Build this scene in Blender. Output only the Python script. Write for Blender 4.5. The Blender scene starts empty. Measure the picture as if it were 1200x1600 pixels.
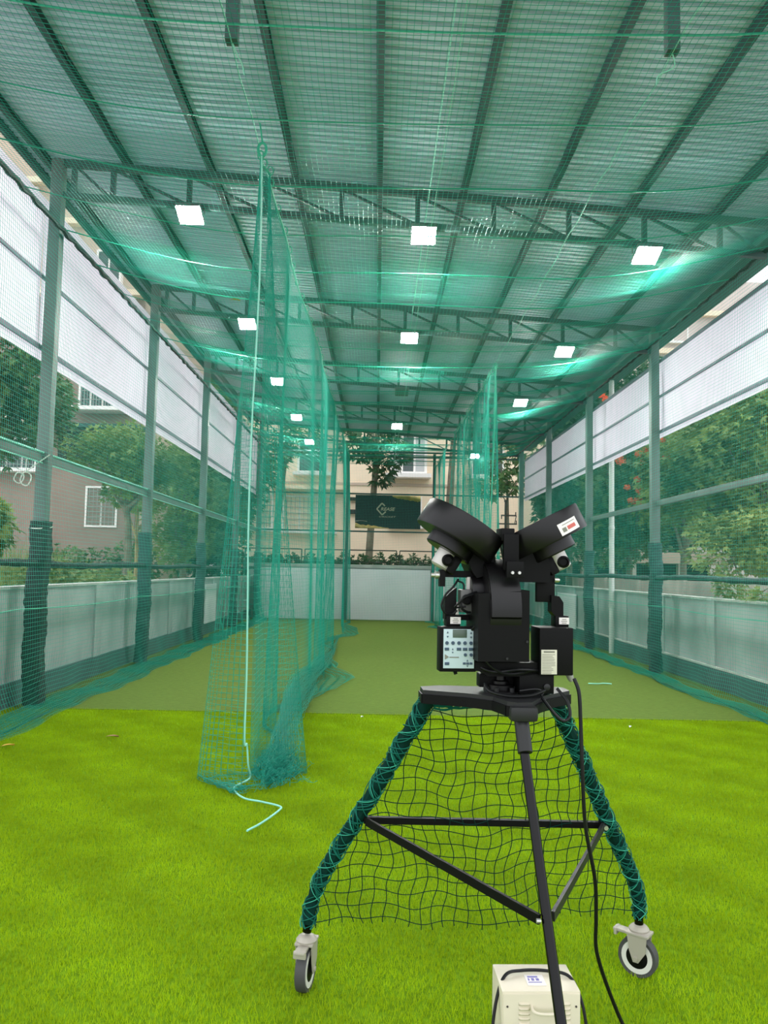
import bpy, bmesh, math, random
import numpy as np
from mathutils import Matrix, Vector
random.seed(7); rng = np.random.default_rng(7)
C = bpy.context.scene
PI = math.pi
# ------------------------------------------------------------------ camera
cam = bpy.data.objects.new('camera', bpy.data.cameras.new('camera'))
C.collection.objects.link(cam); C.camera = cam
cam.data.sensor_width = 36.0; cam.data.sensor_fit = 'AUTO'
cam.data.lens = 36.0 * 1240.0 / 1600.0
cam.data.clip_start = 0.05; cam.data.clip_end = 400
PITCH, YAW, ROLL = 0.0731, 0.0072, 0.0200
f = Vector((math.sin(YAW) * math.cos(PITCH), math.cos(YAW) * math.cos(PITCH), math.sin(PITCH)))
r = Vector((math.cos(YAW), -math.sin(YAW), 0)); u = r.cross(f)
r2 = r * math.cos(ROLL) + u * math.sin(ROLL); u2 = -r * math.sin(ROLL) + u * math.cos(ROLL)
m = Matrix.Identity(4)
for i in range(3):
    m[i][0] = r2[i]; m[i][1] = u2[i]; m[i][2] = -f[i]
m[2][3] = 1.5
cam.matrix_world = m
# ------------------------------------------------------------------ sky (overcast) and exposure
SKY, LAMP, EXPOSURE = 1.05, 215.0, 1.36
w = bpy.data.worlds.new('overcast_sky'); C.world = w; w.use_nodes = True
nt = w.node_tree; nt.nodes.clear()
tc = nt.nodes.new('ShaderNodeTexCoord'); sx = nt.nodes.new('ShaderNodeSeparateXYZ')
rmp = nt.nodes.new('ShaderNodeValToRGB'); bg = nt.nodes.new('ShaderNodeBackground'); wo = nt.nodes.new('ShaderNodeOutputWorld')
nt.links.new(tc.outputs['Generated'], sx.inputs[0]); nt.links.new(sx.outputs['Z'], rmp.inputs[0])
rmp.color_ramp.elements[0].position = 0.0; rmp.color_ramp.elements[0].color = (.62, .66, .70, 1)
rmp.color_ramp.elements[1].position = 0.9; rmp.color_ramp.elements[1].color = (1.0, 1.0, 1.04, 1)
nt.links.new(rmp.outputs[0], bg.inputs[0]); bg.inputs[1].default_value = SKY
nt.links.new(bg.outputs[0], wo.inputs[0])
C.view_settings.view_transform = 'Standard'; C.view_settings.look = 'None'
C.view_settings.gamma = 1.0; C.view_settings.use_curve_mapping = False
C.view_settings.exposure = EXPOSURE

# ------------------------------------------------------------------ materials
def mat(name, col, rough=.6, metal=0.0, var=0.0, scale=6.0, bump=0.0, bscale=40.0, translucent=0.0, spec=None, emit=0.0, stretch=None, col2=None):
    mt = bpy.data.materials.new(name); mt.use_nodes = True
    t = mt.node_tree; b = t.nodes['Principled BSDF']
    b.inputs['Base Color'].default_value = (*col, 1); b.inputs['Roughness'].default_value = rough
    b.inputs['Metallic'].default_value = metal
    if spec is not None: b.inputs['Specular IOR Level'].default_value = spec
    co = None
    if var > 0 or bump > 0:
        g = t.nodes.new('ShaderNodeTexCoord'); co = g.outputs['Object']
        if stretch:
            mp = t.nodes.new('ShaderNodeMapping'); mp.inputs['Scale'].default_value = stretch
            t.links.new(co, mp.inputs[0]); co = mp.outputs[0]
    csock = None
    if var > 0:
        n = t.nodes.new('ShaderNodeTexNoise'); n.inputs['Scale'].default_value = scale; n.inputs['Detail'].default_value = 4
        t.links.new(co, n.inputs['Vector'])
        cr = t.nodes.new('ShaderNodeValToRGB')
        c2 = col2 if col2 else tuple(min(1, c * (1 + var)) for c in col)
        cr.color_ramp.elements[0].position = .32; cr.color_ramp.elements[0].color = (*[c * (1 - var) for c in col], 1)
        cr.color_ramp.elements[1].position = .68; cr.color_ramp.elements[1].color = (*c2, 1)
        t.links.new(n.outputs['Fac'], cr.inputs[0]); csock = cr.outputs[0]
        t.links.new(csock, b.inputs['Base Color'])
    if bump > 0:
        n2 = t.nodes.new('ShaderNodeTexNoise'); n2.inputs['Scale'].default_value = bscale; n2.inputs['Detail'].default_value = 3
        t.links.new(co, n2.inputs['Vector'])
        bp = t.nodes.new('ShaderNodeBump'); bp.inputs['Strength'].default_value = bump; bp.inputs['Distance'].default_value = .02
        t.links.new(n2.outputs['Fac'], bp.inputs['Height']); t.links.new(bp.outputs[0], b.inputs['Normal'])
    if translucent > 0:
        tr = t.nodes.new('ShaderNodeBsdfTranslucent'); mx = t.nodes.new('ShaderNodeMixShader')
        mx.inputs[0].default_value = translucent
        tr.inputs[0].default_value = (*col, 1)
        if csock: t.links.new(csock, tr.inputs[0])
        o = t.nodes['Material Output']
        t.links.new(b.outputs[0], mx.inputs[1]); t.links.new(tr.outputs[0], mx.inputs[2]); t.links.new(mx.outputs[0], o.inputs[0])
    if emit > 0:
        b.inputs['Emission Color'].default_value = (*col, 1); b.inputs['Emission Strength'].default_value = emit
    return mt

M = dict(
    steel=mat('grey_painted_steel', (.14, .155, .15), .5, 0, .12, 3),
    truss=mat('green_grey_painted_steel', (.06, .115, .11), .55, 0, .15, 3),
    purlin=mat('purlin_steel', (.042, .088, .085), .6, spec=.2),
    roof=mat('roof_sheet_metal', (.44, .57, .66), .5, .0, .05, 1.5, stretch=(.3, 3, 1)),
    gutter=mat('dark_green_gutter', (.018, .09, .075), .5),
    net=mat('green_net_twine', (.022, .48, .36), .5, 0, translucent=.38),
    netdark=mat('dark_green_net_twine', (.002, .028, .021), .8, spec=.1),
    wrapgreen=mat('green_wrap_twine', (.004, .125, .088), .6, spec=.2),
    rope=mat('pale_teal_rope', (.30, .72, .60), .6),
    ropeg=mat('green_border_rope', (.05, .50, .34), .55, translucent=.2),
    ropedark=mat('dark_green_rope', (.012, .06, .05), .7, bump=.6, bscale=30),
    white_rope=mat('white_cord', (.70, .72, .66), .7),
    cloth=mat('black_green_cloth', (.012, .018, .018), .75, 0, .35, 5, .7, 22),
    cloth2=mat('dark_green_cloth', (.026, .062, .062), .7, 0, .3, 5, .6, 18),
    screen=mat('white_shade_sheet', (.83, .76, .86), .8, 0, .03, 3, translucent=.60),
    batten=mat('grey_violet_batten', (.16, .15, .20), .6),
    wall=mat('grey_painted_concrete', (.36, .40, .39), .85, 0, .2, 1.6, .2, 25),
    plinth=mat('dark_green_painted_plinth', (.055, .12, .115), .8, 0, .2, 2, .2, 20),
    coping=mat('pale_concrete', (.52, .54, .50), .9, 0, .15, 3, .3, 30),
    whitepanel=mat('white_wall_panel', (.84, .86, .88), .6, 0, .04, 1.2),
    oldwall=mat('beige_weathered_concrete', (.46, .43, .37), .9, 0, .25, 1.2, .3, 20),
    turf_far=mat('olive_worn_turf', (.108, .168, .030), .95, 0, .16, 60, .5, 250, stretch=(.25, 1, 1), spec=.1),
    turf_near=mat('lime_turf_backing', (.16, .30, .006), .95, 0, .2, 30, .5, 300, spec=.1),
    blade=mat('lime_turf_blades', (.335, .48, .005), .6, 0, .24, 2.2, translucent=.25, spec=.15),
    soil=mat('pale_bounce_ground', (.42, .40, .35), .95, 0, .3, 1.2, .4, 12),  # ground made pale so that it bounces light up to the roof
    black=mat('black_gloss_paint', (.004, .0037, .004), .36, 0, spec=.32),
    blackm=mat('black_matt_paint', (.003, .003, .0032), .5, 0, spec=.13),
    leg=mat('black_leg_tube', (.0025, .0024, .0024), .18, 0, spec=.2),
    darkgrey=mat('dark_grey_cast_metal', (.016, .0165, .017), .45, 0, spec=.3),
    silver=mat('silver_motor_casing', (.50, .48, .45), .4, .35),
    motorgrey=mat('grey_motor_casing', (.11, .11, .105), .5, .2),
    zinc=mat('zinc_bolt', (.55, .55, .52), .35, .9),
    ftread=mat('dark_grey_rubber', (.055, .055, .055), .7),
    caster=mat('beige_grey_caster_metal', (.40, .37, .31), .5, .2),
    ringw=mat('off_white_wheel_ring', (.66, .65, .60), .6),
    panelblue=mat('pale_blue_keypad', (.46, .58, .60), .5),
    lcd=mat('grey_green_display', (.075, .11, .085), .25),
    key=mat('dark_blue_key', (.035, .07, .11), .5),
    label=mat('cream_paper_label', (.62, .60, .48), .7),
    labelw=mat('white_paper_label', (.78, .74, .70), .6),
    print=mat('grey_print', (.20, .20, .16), .8),
    red=mat('red_print', (.55, .12, .10), .7),
    bluep=mat('violet_blue_print', (.16, .14, .42), .6),
    cream=mat('cream_painted_steel', (.66, .60, .46), .45, 0, .04, 8),
    creamd=mat('cream_louvre', (.60, .54, .40), .45),
    cable=mat('black_cable_rubber', (.005, .0055, .006), .4, spec=.25),
    cablegrey=mat('grey_cable_gland', (.30, .30, .27), .5),
    lamp=mat('lamp_face', (1, .98, .94), .5, emit=LAMP),
    lampoff=mat('lamp_glass_unlit', (.20, .26, .25), .2),
    lampbody=mat('grey_lamp_housing', (.22, .24, .24), .4, .5),
    banner=mat('dark_teal_banner', (.010, .034, .038), .55),
    gold=mat('gold_print', (.42, .32, .10), .6, 0, .3, 6),
    silverp=mat('silver_print', (.55, .52, .40), .5),
    beige=mat('beige_building_paint', (.86, .71, .52), .9, 0, .06, .8),
    brown=mat('brown_building_tile', (.27, .19, .16), .9, 0, .12, .6),
    tan=mat('tan_building_paint', (.52, .42, .33), .9, 0, .08, .6),
    pink=mat('pale_pink_building_paint', (.60, .52, .48), .9, 0, .08, .6),
    winwhite=mat('white_window_frame', (.82, .80, .76), .6),
    glass=mat('dark_window_glass', (.06, .075, .075), .15),
    curtain=mat('pale_window_curtain', (.45, .46, .46), .6),
    grille=mat('window_grille', (.30, .34, .32), .6),
    dark=mat('shade_and_dark_fittings', (.03, .04, .035), .9),  # shade put into the colour, also used for plain dark fittings
    iron=mat('rusty_iron', (.055, .045, .038), .8),
    bark=mat('tree_bark', (.20, .17, .12), .9, 0, .3, 6, .6, 14),
    barky=mat('ochre_bark', (.36, .28, .13), .9, 0, .3, 6),
    whitepipe=mat('white_pipe', (.66, .68, .64), .5),
    leafA=mat('mid_green_leaves', (.13, .225, .052), .5, 0, .4, 1.1, translucent=.35, col2=(.30, .41, .09)),
    leafB=mat('dark_green_leaves', (.075, .15, .05), .5, 0, .4, 1.0, translucent=.35, col2=(.15, .27, .075)),
    leafC=mat('yellow_green_leaves', (.17, .26, .055), .5, 0, .4, 1.0, translucent=.3, col2=(.34, .42, .10)),
    leafD=mat('deep_green_leaves', (.045, .10, .042), .5, 0, .4, 1.0, translucent=.3, col2=(.085, .17, .06)),
    grass=mat('pale_wild_grass', (.26, .34, .10), .7, 0, .3, 2, translucent=.3),
    flower=mat('red_orange_flowers', (.95, .13, .04), .6, 0, .15, 8, translucent=.35),
    yleaf=mat('yellow_fallen_leaf', (.62, .36, .04), .7), bleaf=mat('brown_fallen_leaf', (.30, .17, .06), .8),
    scrap=mat('white_scrap', (.8, .82, .8), .7),
)

# ------------------------------------------------------------------ mesh helpers
WL = {}      # world location of every root
class MB:
    def __init__(s, T=None): s.v = []; s.n = 0; s.idx = []; s.tot = []; s.T = T
    def add(s, V, F):
        V = np.asarray(V, float).reshape(-1, 3)
        if s.T is not None:
            T = np.array(s.T); V = V @ T[:3, :3].T + T[:3, 3]
        if isinstance(F, np.ndarray):
            s.idx.append((F + s.n).ravel()); s.tot.append(np.full(len(F), F.shape[1]))
        else:
            s.idx.append(np.array([i + s.n for q in F for i in q], int)); s.tot.append(np.array([len(q) for q in F], int))
        s.v.append(V); s.n += len(V); return s
    def box(s, c, d, bev=0.0, R=None):
        c = np.array(c, float); h = np.array(d, float) / 2
        if bev <= 0:
            V = np.array([[x, y, z] for x in (-1, 1) for y in (-1, 1) for z in (-1, 1)], float) * h
            F = [[0, 1, 3, 2], [4, 6, 7, 5], [0, 4, 5, 1], [2, 3, 7, 6], [0, 2, 6, 4], [1, 5, 7, 3]]
        else:
            bm = bmesh.new(); bmesh.ops.create_cube(bm, size=2)
            for q in bm.verts: q.co = Vector((q.co.x * h[0], q.co.y * h[1], q.co.z * h[2]))
            bmesh.ops.bevel(bm, geom=bm.edges[:], offset=min(bev, min(h) * .9), segments=2, profile=.6, affect='EDGES')
            bm.verts.index_update(); V = np.array([q.co[:] for q in bm.verts]); F = [[q.index for q in p.verts] for p in bm.faces]; bm.free()
        if R is not None: V = V @ np.array(R).T
        return s.add(V + c, F)
    def beam(s, a, b, wd, ht, up=(0, 0, 1)):
        a = np.array(a, float); b = np.array(b, float); t = b - a; L = np.linalg.norm(t); t /= L
        x = np.cross(t, up); x /= np.linalg.norm(x); z = np.cross(x, t)
        R = np.stack([x, t, z], 1)
        return s.box((a + b) / 2, (wd, L, ht), 0, R)
    def tube(s, P, rad, n=8, cap=True):
        P = np.asarray(P, float); k = len(P); rad = np.broadcast_to(np.asarray(rad, float), (k,))
        T = np.gradient(P, axis=0); T /= np.linalg.norm(T, axis=1)[:, None] + 1e-12
        ref = np.array([0., 0, 1]) if abs(T[0, 2]) < .9 else np.array([1., 0, 0])
        X = np.zeros_like(P); x = np.cross(T[0], ref); x /= np.linalg.norm(x)
        for i in range(k):
            x = x - T[i] * (x @ T[i]); x /= np.linalg.norm(x) + 1e-12; X[i] = x
        Y = np.cross(T, X); a = np.arange(n) * 2 * PI / n
        V = P[:, None] + rad[:, None, None] * (X[:, None] * np.cos(a)[None, :, None] + Y[:, None] * np.sin(a)[None, :, None])
        i = np.arange(k - 1)[:, None] * n; j = np.arange(n)[None]; j2 = (j + 1) % n
        Q = np.stack([i + j, i + j2, i + n + j2, i + n + j], -1).reshape(-1, 4)
        s.add(V.reshape(-1, 3), Q)
        if cap:
            s.idx.append(np.arange(n)[::-1] + s.n - k * n); s.tot.append(np.array([n]))
            s.idx.append(np.arange(n) + s.n - n); s.tot.append(np.array([n]))
        return s
    def cyl(s, c, ax, rad, h, n=24, rad2=None):
        c = np.array(c, float); ax = np.array(ax, float); ax /= np.linalg.norm(ax)
        return s.lathe(c, ax, [(rad, -h / 2), (rad if rad2 is None else rad2, h / 2)], n)
    def lathe(s, c, ax, prof, n=24, capped=True):
        c = np.array(c, float); ax = np.array(ax, float); ax /= np.linalg.norm(ax)
        ref = np.array([0., 0, 1]) if abs(ax[2]) < .9 else np.array([1., 0, 0])
        x = np.cross(ref, ax); x /= np.linalg.norm(x); y = np.cross(ax, x); a = np.arange(n) * 2 * PI / n
        V = []
        for (rr, hh) in prof: V.append(c + ax * hh + rr * (np.cos(a)[:, None] * x + np.sin(a)[:, None] * y))
        k = len(prof); i = np.arange(k - 1)[:, None] * n; j = np.arange(n)[None]; j2 = (j + 1) % n
        Q = np.stack([i + j, i + j2, i + n + j2, i + n + j], -1).reshape(-1, 4)
        base = s.n; s.add(np.concatenate(V), Q)
        if capped:
            s.idx.append(np.arange(n)[::-1] + base); s.tot.append(np.array([n]))
            s.idx.append(np.arange(n) + base + (k - 1) * n); s.tot.append(np.array([n]))
        return s
    def prism(s, poly, y0, y1, axis=1):
        """extrude a 2D outline between two values of one axis"""
        n = len(poly); V = []
        for yv in (y0, y1):
            for (p, q) in poly: V.append({0: (yv, p, q), 1: (p, yv, q), 2: (p, q, yv)}[axis])
        F = [list(range(n))[::-1], list(range(n, 2 * n))] + [[i, (i + 1) % n, n + (i + 1) % n, n + i] for i in range(n)]
        return s.add(V, F)
    def grid(s, P):
        P = np.asarray(P, float); a, b = P.shape[:2]
        i = np.arange(a - 1)[:, None] * b; j = np.arange(b - 1)[None]
        return s.add(P.reshape(-1, 3), np.stack([i + j, i + j + 1, i + b + j + 1, i + b + j], -1).reshape(-1, 4))
    def strands(s, L, rad, ref):
        """three-sided tubes along many polylines at once: L is (n, m, 3)"""
        L = np.asarray(L, float); n, k = L.shape[:2]
        T = np.gradient(L, axis=1); T /= np.linalg.norm(T, axis=2)[..., None] + 1e-9
        ref = np.broadcast_to(np.array(ref, float), T.shape)
        X = np.cross(T, ref); nx = np.linalg.norm(X, axis=2)
        bad = nx < .05; X[bad] = np.cross(T[bad], np.array([.577, .577, .577])); X /= np.linalg.norm(X, axis=2)[..., None] + 1e-9
        Y = np.cross(T, X)
        V = np.stack([L + rad * (math.cos(a) * X + math.sin(a) * Y) for a in (PI / 2, PI * 7 / 6, PI * 11 / 6)], 2)
        base = (np.arange(n)[:, None] * k + np.arange(k - 1)[None]) * 3
        Q = np.concatenate([np.stack([base + a, base + b, base + 3 + b, base + 3 + a], -1).reshape(-1, 4) for a, b in ((0, 1), (1, 2), (2, 0))])
        return s.add(V.reshape(-1, 3), Q)
    def data(s, name, off, material, smooth=True, sharp=35):
        me = bpy.data.meshes.new(name)
        V = np.concatenate(s.v) - np.array(off); idx = np.concatenate(s.idx); tot = np.concatenate(s.tot)
        me.vertices.add(len(V)); me.vertices.foreach_set('co', V.astype(np.float32).ravel())
        me.loops.add(len(idx)); me.loops.foreach_set('vertex_index', idx.astype(np.int32))
        me.polygons.add(len(tot)); st = np.concatenate([[0], np.cumsum(tot)[:-1]])
        me.polygons.foreach_set('loop_start', st.astype(np.int32))
        me.update(calc_edges=True); me.validate()
        if smooth:
            me.polygons.foreach_set('use_smooth', np.ones(len(me.polygons), bool))
            if len(tot) < 60000: me.set_sharp_from_angle(angle=math.radians(sharp))
        if material: me.materials.append(material)
        return me
    def build(s, name, material, parent=None, smooth=True, sharp=35):
        V = np.concatenate(s.v)
        if parent is None:
            off = np.array([(V[:, 0].min() + V[:, 0].max()) / 2, (V[:, 1].min() + V[:, 1].max()) / 2, V[:, 2].min()])
        else: off = np.array(WL[parent.name])
        o = bpy.data.objects.new(name, s.data(name, off, material, smooth, sharp)); C.collection.objects.link(o)
        if parent is None: o.location = off
        else: o.parent = parent
        WL[o.name] = tuple(off)
        return o
def root(name, loc, label=None, cat=None, group=None, kind=None):
    o = bpy.data.objects.new(name, None); C.collection.objects.link(o); o.location = loc; o.empty_display_size = .1
    WL[o.name] = tuple(loc); return tag(o, label, cat, group, kind)
def tag(o, label=None, cat=None, group=None, kind=None):
    for k, q in (('label', label), ('category', cat), ('group', group), ('kind', kind)):
        if q: o[k] = q
    return o
def struct(o): o['kind'] = 'structure'; return o
def stuff(o): o['kind'] = 'stuff'; return o
def dup(rt, loc, label=None, skip=()):
    c = rt.copy(); C.collection.objects.link(c); c.location = loc; WL[c.name] = tuple(loc)
    if label: c['label'] = label
    for ch in list(rt.children):
        d = ch.copy(); C.collection.objects.link(d); d.parent = c
        for g in list(ch.children):
            e = g.copy(); C.collection.objects.link(e); e.parent = d
    return c
def share(o, name=None):
    c = o.copy(); C.collection.objects.link(c); return c
def spline(P, n=8):
    P = np.asarray(P, float); Q = np.vstack([2 * P[0] - P[1], P, 2 * P[-1] - P[-2]]); out = []
    for i in range(1, len(Q) - 2):
        for t in np.arange(n) / n:
            a, b, c, d = Q[i - 1], Q[i], Q[i + 1], Q[i + 2]
            out.append(.5 * (2 * b + (c - a) * t + (2 * a - 5 * b + 4 * c - d) * t * t + (3 * b - a - 3 * c + d) * t ** 3))
    out.append(P[-1]); return np.array(out)
def text_mesh(name, body, size, material, parent, T, shear=0.0, depth=.003, width=1.0, bold=0.0):
    cu = bpy.data.curves.new(name, 'FONT'); cu.body = body; cu.size = size; cu.shear = shear; cu.extrude = depth; cu.offset = bold
    cu.align_x = 'LEFT'; cu.align_y = 'BOTTOM_BASELINE'; cu.space_character = 1.0
    tmp = bpy.data.objects.new(name, cu); C.collection.objects.link(tmp)
    dg = bpy.context.evaluated_depsgraph_get(); dg.update()
    me = bpy.data.meshes.new_from_object(tmp.evaluated_get(dg)); bpy.data.objects.remove(tmp); bpy.data.curves.remove(cu)
    V = np.array([q.co[:] for q in me.vertices]); F = [list(p.vertices) for p in me.polygons]; bpy.data.meshes.remove(me)
    V[:, 0] *= width
    b = MB(); b.add(V @ np.array(T)[:3, :3].T + np.array(T)[:3, 3], F)
    return b.build(name, material, parent, smooth=False)

# ------------------------------------------------------------------ dimensions of the shed
XL, XR = -3.55, 4.27
PY = [8.38, 12.19, 16.0, 19.82, 23.63]
def ztop(x): return 5.625 - .065 * x        # top chord centre
def zroof(x): return ztop(x) + .12

# ------------------------------------------------------------------ floor, ground, walls
g = MB(); g.box((0, 20, -.08), (120, 110, .1)); struct(g.build('ground', M['soil']))
g = MB(); g.box((.35, 16.4, -.01), (8.6, 16.05, .03)); struct(g.build('floor', M['turf_far']))
g = MB(); g.box((.35, 3.2, -.012), (8.6, 10.3, .026)); struct(g.build('floor', M['turf_near']))

# near turf pile: one patch of blades repeated by geometry nodes on the same object
def turf():
    n = 15000; P = rng.random((n, 2)); a = rng.random(n) * 2 * PI; h = .014 + .013 * rng.random(n); wd = .0012 + .0008 * rng.random(n)
    lean = (rng.random((n, 2)) - .5) * .022; V = np.zeros((n, 3, 3))
    V[:, 0, :2] = P + np.stack([np.cos(a), np.sin(a)], 1) * wd[:, None]; V[:, 1, :2] = P - np.stack([np.cos(a), np.sin(a)], 1) * wd[:, None]
    V[:, 2, :2] = P + lean; V[:, 2, 2] = h
    b = MB(); b.add(V.reshape(-1, 3), np.arange(n * 3).reshape(-1, 3))
    o = bpy.data.objects.new('turf_pile', b.data('turf_pile', (0, 0, 0), M['blade'], smooth=False)); C.collection.objects.link(o)
    o.location = (-3.9, 1.35, .001)
    ng = bpy.data.node_groups.new('turf_spread', 'GeometryNodeTree')
    ng.interface.new_socket('Geometry', in_out='INPUT', socket_type='NodeSocketGeometry')
    ng.interface.new_socket('Geometry', in_out='OUTPUT', socket_type='NodeSocketGeometry')
    i = ng.nodes.new('NodeGroupInput'); q = ng.nodes.new('NodeGroupOutput')
    gr = ng.nodes.new('GeometryNodeMeshGrid'); gr.inputs['Size X'].default_value = 7.; gr.inputs['Size Y'].default_value = 6.
    gr.inputs['Vertices X'].default_value = 8; gr.inputs['Vertices Y'].default_value = 7
    tr = ng.nodes.new('GeometryNodeTransform'); tr.inputs['Translation'].default_value = (3.5, 3.0, 0)
    ip = ng.nodes.new('GeometryNodeInstanceOnPoints')
    ng.links.new(gr.outputs[0], tr.inputs[0]); ng.links.new(tr.outputs[0], ip.inputs['Points'])
    ng.links.new(i.outputs[0], ip.inputs['Instance']); ng.links.new(ip.outputs[0], q.inputs[0])
    md = o.modifiers.new('spread', 'NODES'); md.node_group = ng
    tag(o, 'bright lime artificial grass pile covering the near floor', 'turf', kind='stuff')
turf()

def side_wall(name, x, sgn, ztp, plh, y0, y1, ledge):
    b = MB(); b.box((x + sgn * .07, (y0 + y1) / 2, ztp / 2), (.14, y1 - y0, ztp)); wl = struct(b.build(name, M['wall']))
    b = MB(); b.box((x - sgn * .018, (y0 + y1) / 2, plh / 2), (.04, y1 - y0, plh)); b.build('plinth', M['plinth'], wl)
    if ledge:
        b = MB(); b.box((x - sgn * .015, (y0 + y1) / 2, plh + .012), (.05, y1 - y0, .024)); b.build('ledge', M['coping'], wl)
    b = MB(); b.box((x + sgn * .07, (y0 + y1) / 2, ztp + .012), (.17, y1 - y0, .03)); b.build('coping', M['coping'], wl)
    y = y0 + 1.0; first = None
    while y < y1:
        if first is None:
            b = MB(); b.box((x + sgn * .002, y, ztp / 2), (.05, .26, ztp)); first = b.build('pilaster', M['wall'], wl); yy = y
        else:
            c = share(first); c.location = (0, y - yy, 0)
        y += 1.905
    return wl
side_wall('wall_left', -3.80, -1, 1.225, .26, 4.2, 24.2, False)
side_wall('wall_right', 4.60, 1, 1.18, .27, 4.2, 24.2, True)
b = MB(); b.box((.4, 24.05, .775), (8.6, .16, 1.55)); wb = struct(b.build('wall_back', M['wall']))
for x0, x1 in ((-3.55, -1.0), (-.87, 1.60), (1.72, 4.25)):
    b = MB(); b.box(((x0 + x1) / 2, 23.93, .765), (x1 - x0, .05, 1.51), .008); b.build('panel', M['whitepanel'], wb)
b = MB(); b.box((.4, 24.08, 1.60), (8.6, .30, .10), .01); b.build('coping', M['coping'], wb)
b = MB(); b.box((6.6, 15.8, .70), (.2, 23.2, 1.40)); wo_ = struct(b.build('wall_outer', M['oldwall']))
for k in range(8):
    b = MB(); b.box((6.47, 5.2 + 2.9 * k, .72), (.08, .3, 1.44)); b.build('pilaster', M['oldwall'], wo_)

# flat white posters on the side walls
b = MB(); b.box((-3.76, 18.1, .68), (.03, 1.15, .86), .004); tag(b.build('poster', M['whitepanel']), 'white rectangular panel fixed low on the left wall', 'panel')
b = MB(); b.box((4.555, 19.1, .64), (.03, 1.8, .80), .004); tag(b.build('poster', M['whitepanel']), 'white rectangular panel fixed low on the right wall behind the machine', 'panel')

# ------------------------------------------------------------------ roof
roof = root('ceiling', (0, 0, 5.7), kind='structure')
def roof_sheet():
    ys = []; zs = []
    p = .111
    for k in range(9):
        y = k * p
        ys += [y, y + .042, y + .050, y + .085, y + .093]; zs += [0, 0, .024, .024, 0]
    ys.append(1.0); zs.append(0)
    ys = np.array(ys); zs = np.array(zs); xs = np.array([-3.98, 4.60])
    P = np.array([[(x, y + .5, zroof(x) + .045 + z) for x in xs] for y, z in zip(ys, zs)])
    P2 = P.copy(); P2[:, :, 2] += .002
    b = MB(); b.grid(P); b.grid(P2[:, ::-1]); return b.build('roof_sheet', M['roof'], roof, sharp=20)
rs = roof_sheet()
for k in range(1, 24):
    c = share(rs); c.location = (0, k, 0)
for k in range(10):
    x = -3.78 + .93 * k
    b = MB(); z = zroof(x)
    b.prism([(x - .03, z - .045), (x + .035, z - .045), (x + .035, z - .037), (x - .022, z - .037), (x - .022, z + .037), (x + .035, z + .037), (x + .035, z + .045), (x - .03, z + .045)], .5, 24.5)
    b.build('purlin', M['purlin'], roof)
b = MB(); b.box((4.48, 12.5, 5.34), (.40, 24, .10), .01); b.box((4.66, 12.5, 5.42), (.04, 24, .16)); struct(b.build('trim_1', M['gutter']))
b = MB(); b.box((-3.98, 12.5, zroof(-3.98) + .02), (.05, 24, .14)); struct(b.build('trim_2', M['purlin']))

# ------------------------------------------------------------------ trusses
VX = [-3.38, -2.955, -2.125, -1.295, -.465, .36, 1.19, 2.01, 2.835, 3.66]
def truss(y, label):
    t = root('roof_truss', (0, y, 5.0), label, 'roof truss', 'roof trusses across the shed')
    b = MB(); b.beam((XL - .05, y, ztop(XL - .05)), (XR + .05, y, ztop(XR + .05)), .07, .075); b.build('top_chord', M['truss'], t)
    b = MB(); b.beam((XL, y, ztop(XL) - .36), (XR, y, ztop(XR) - .36), .06, .06); b.build('bottom_chord', M['truss'], t)
    for x in VX:
        b = MB(); b.beam((x, y, ztop(x) - .345), (x, y, ztop(x) - .02), .05, .05, (0, 1, 0)); b.build('strut', M['truss'], t)
    for x0, x1 in zip(VX, VX[1:] + [4.15]):
        b = MB(); b.beam((x0 + .03, y, ztop(x0) - .04), (x1 - .03, y, ztop(x1) - .34), .028, .028, (0, 1, 0)); b.build('diagonal', M['truss'], t)
    return t
ordn = ['first', 'second', 'third', 'fourth', 'fifth']
tr0 = truss(4.57, 'green grey roof truss carrying two short drop tubes at the top edge')
for x in (-.94, 1.72):
    b = MB(); b.box((x, 4.57, (4.65 + ztop(x) - .36) / 2), (.075, .075, ztop(x) - .36 - 4.65), .004); dt = b.build('drop_tube', M['truss'], tr0)
    b = MB(); b.tube(spline([(x, 4.57, 4.66), (x + .03, 4.62, 4.60), (x + .05 * (1 if x < 0 else -1), 4.66, 4.57), (x + .06 * (1 if x < 0 else -1), 4.68, 4.52)]), .004, 5); b.build('cord', M['rope'], dt)
tls = ['green grey lattice roof truss nearest the camera, joining the tallest looking left post',
       'second lattice roof truss from the front, behind the three largest floodlights',
       'third lattice roof truss from the front, carrying the unlit floodlight',
       'fourth lattice roof truss from the front, with a lamp seen through the left net',
       'last lattice roof truss, standing out against the beige building at the far end']
tr1 = truss(PY[0], tls[0])
for k in range(1, 5): dup(tr1, (0, PY[k], 5.0), tls[k])

# ------------------------------------------------------------------ posts with wrapped sleeves
def sleeve(x, y, z0, z1, seed, thick=.095):
    rg = np.random.default_rng(seed); nz, na = 64, 18
    zz = np.linspace(z0, z1, nz); a = np.arange(na + 1) * 2 * PI / na
    P = np.zeros((nz, na + 1, 3))
    ph = rg.random(6) * 6
    for i, z in enumerate(zz):
        wr = .004 * np.sin(z * 31 + 3 * np.sin(z * 5) + 2.5 * np.sin(a + ph[0]) + ph[1]) + .004 * np.sin(z * 57 + 3 * np.sin(a * 2 + ph[2])) + .008 * np.sin(z * 9 + a + ph[3])
        rr = thick * (1 + .12 * np.cos(4 * a + PI)) + wr; rr[-1] = rr[0]
        bul = .012 * math.sin(z * 3 + ph[4])
        P[i, :, 0] = x + bul + rr * np.cos(a); P[i, :, 1] = y + rr * np.sin(a); P[i, :, 2] = z
    b = MB(); b.grid(P); return b
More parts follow.
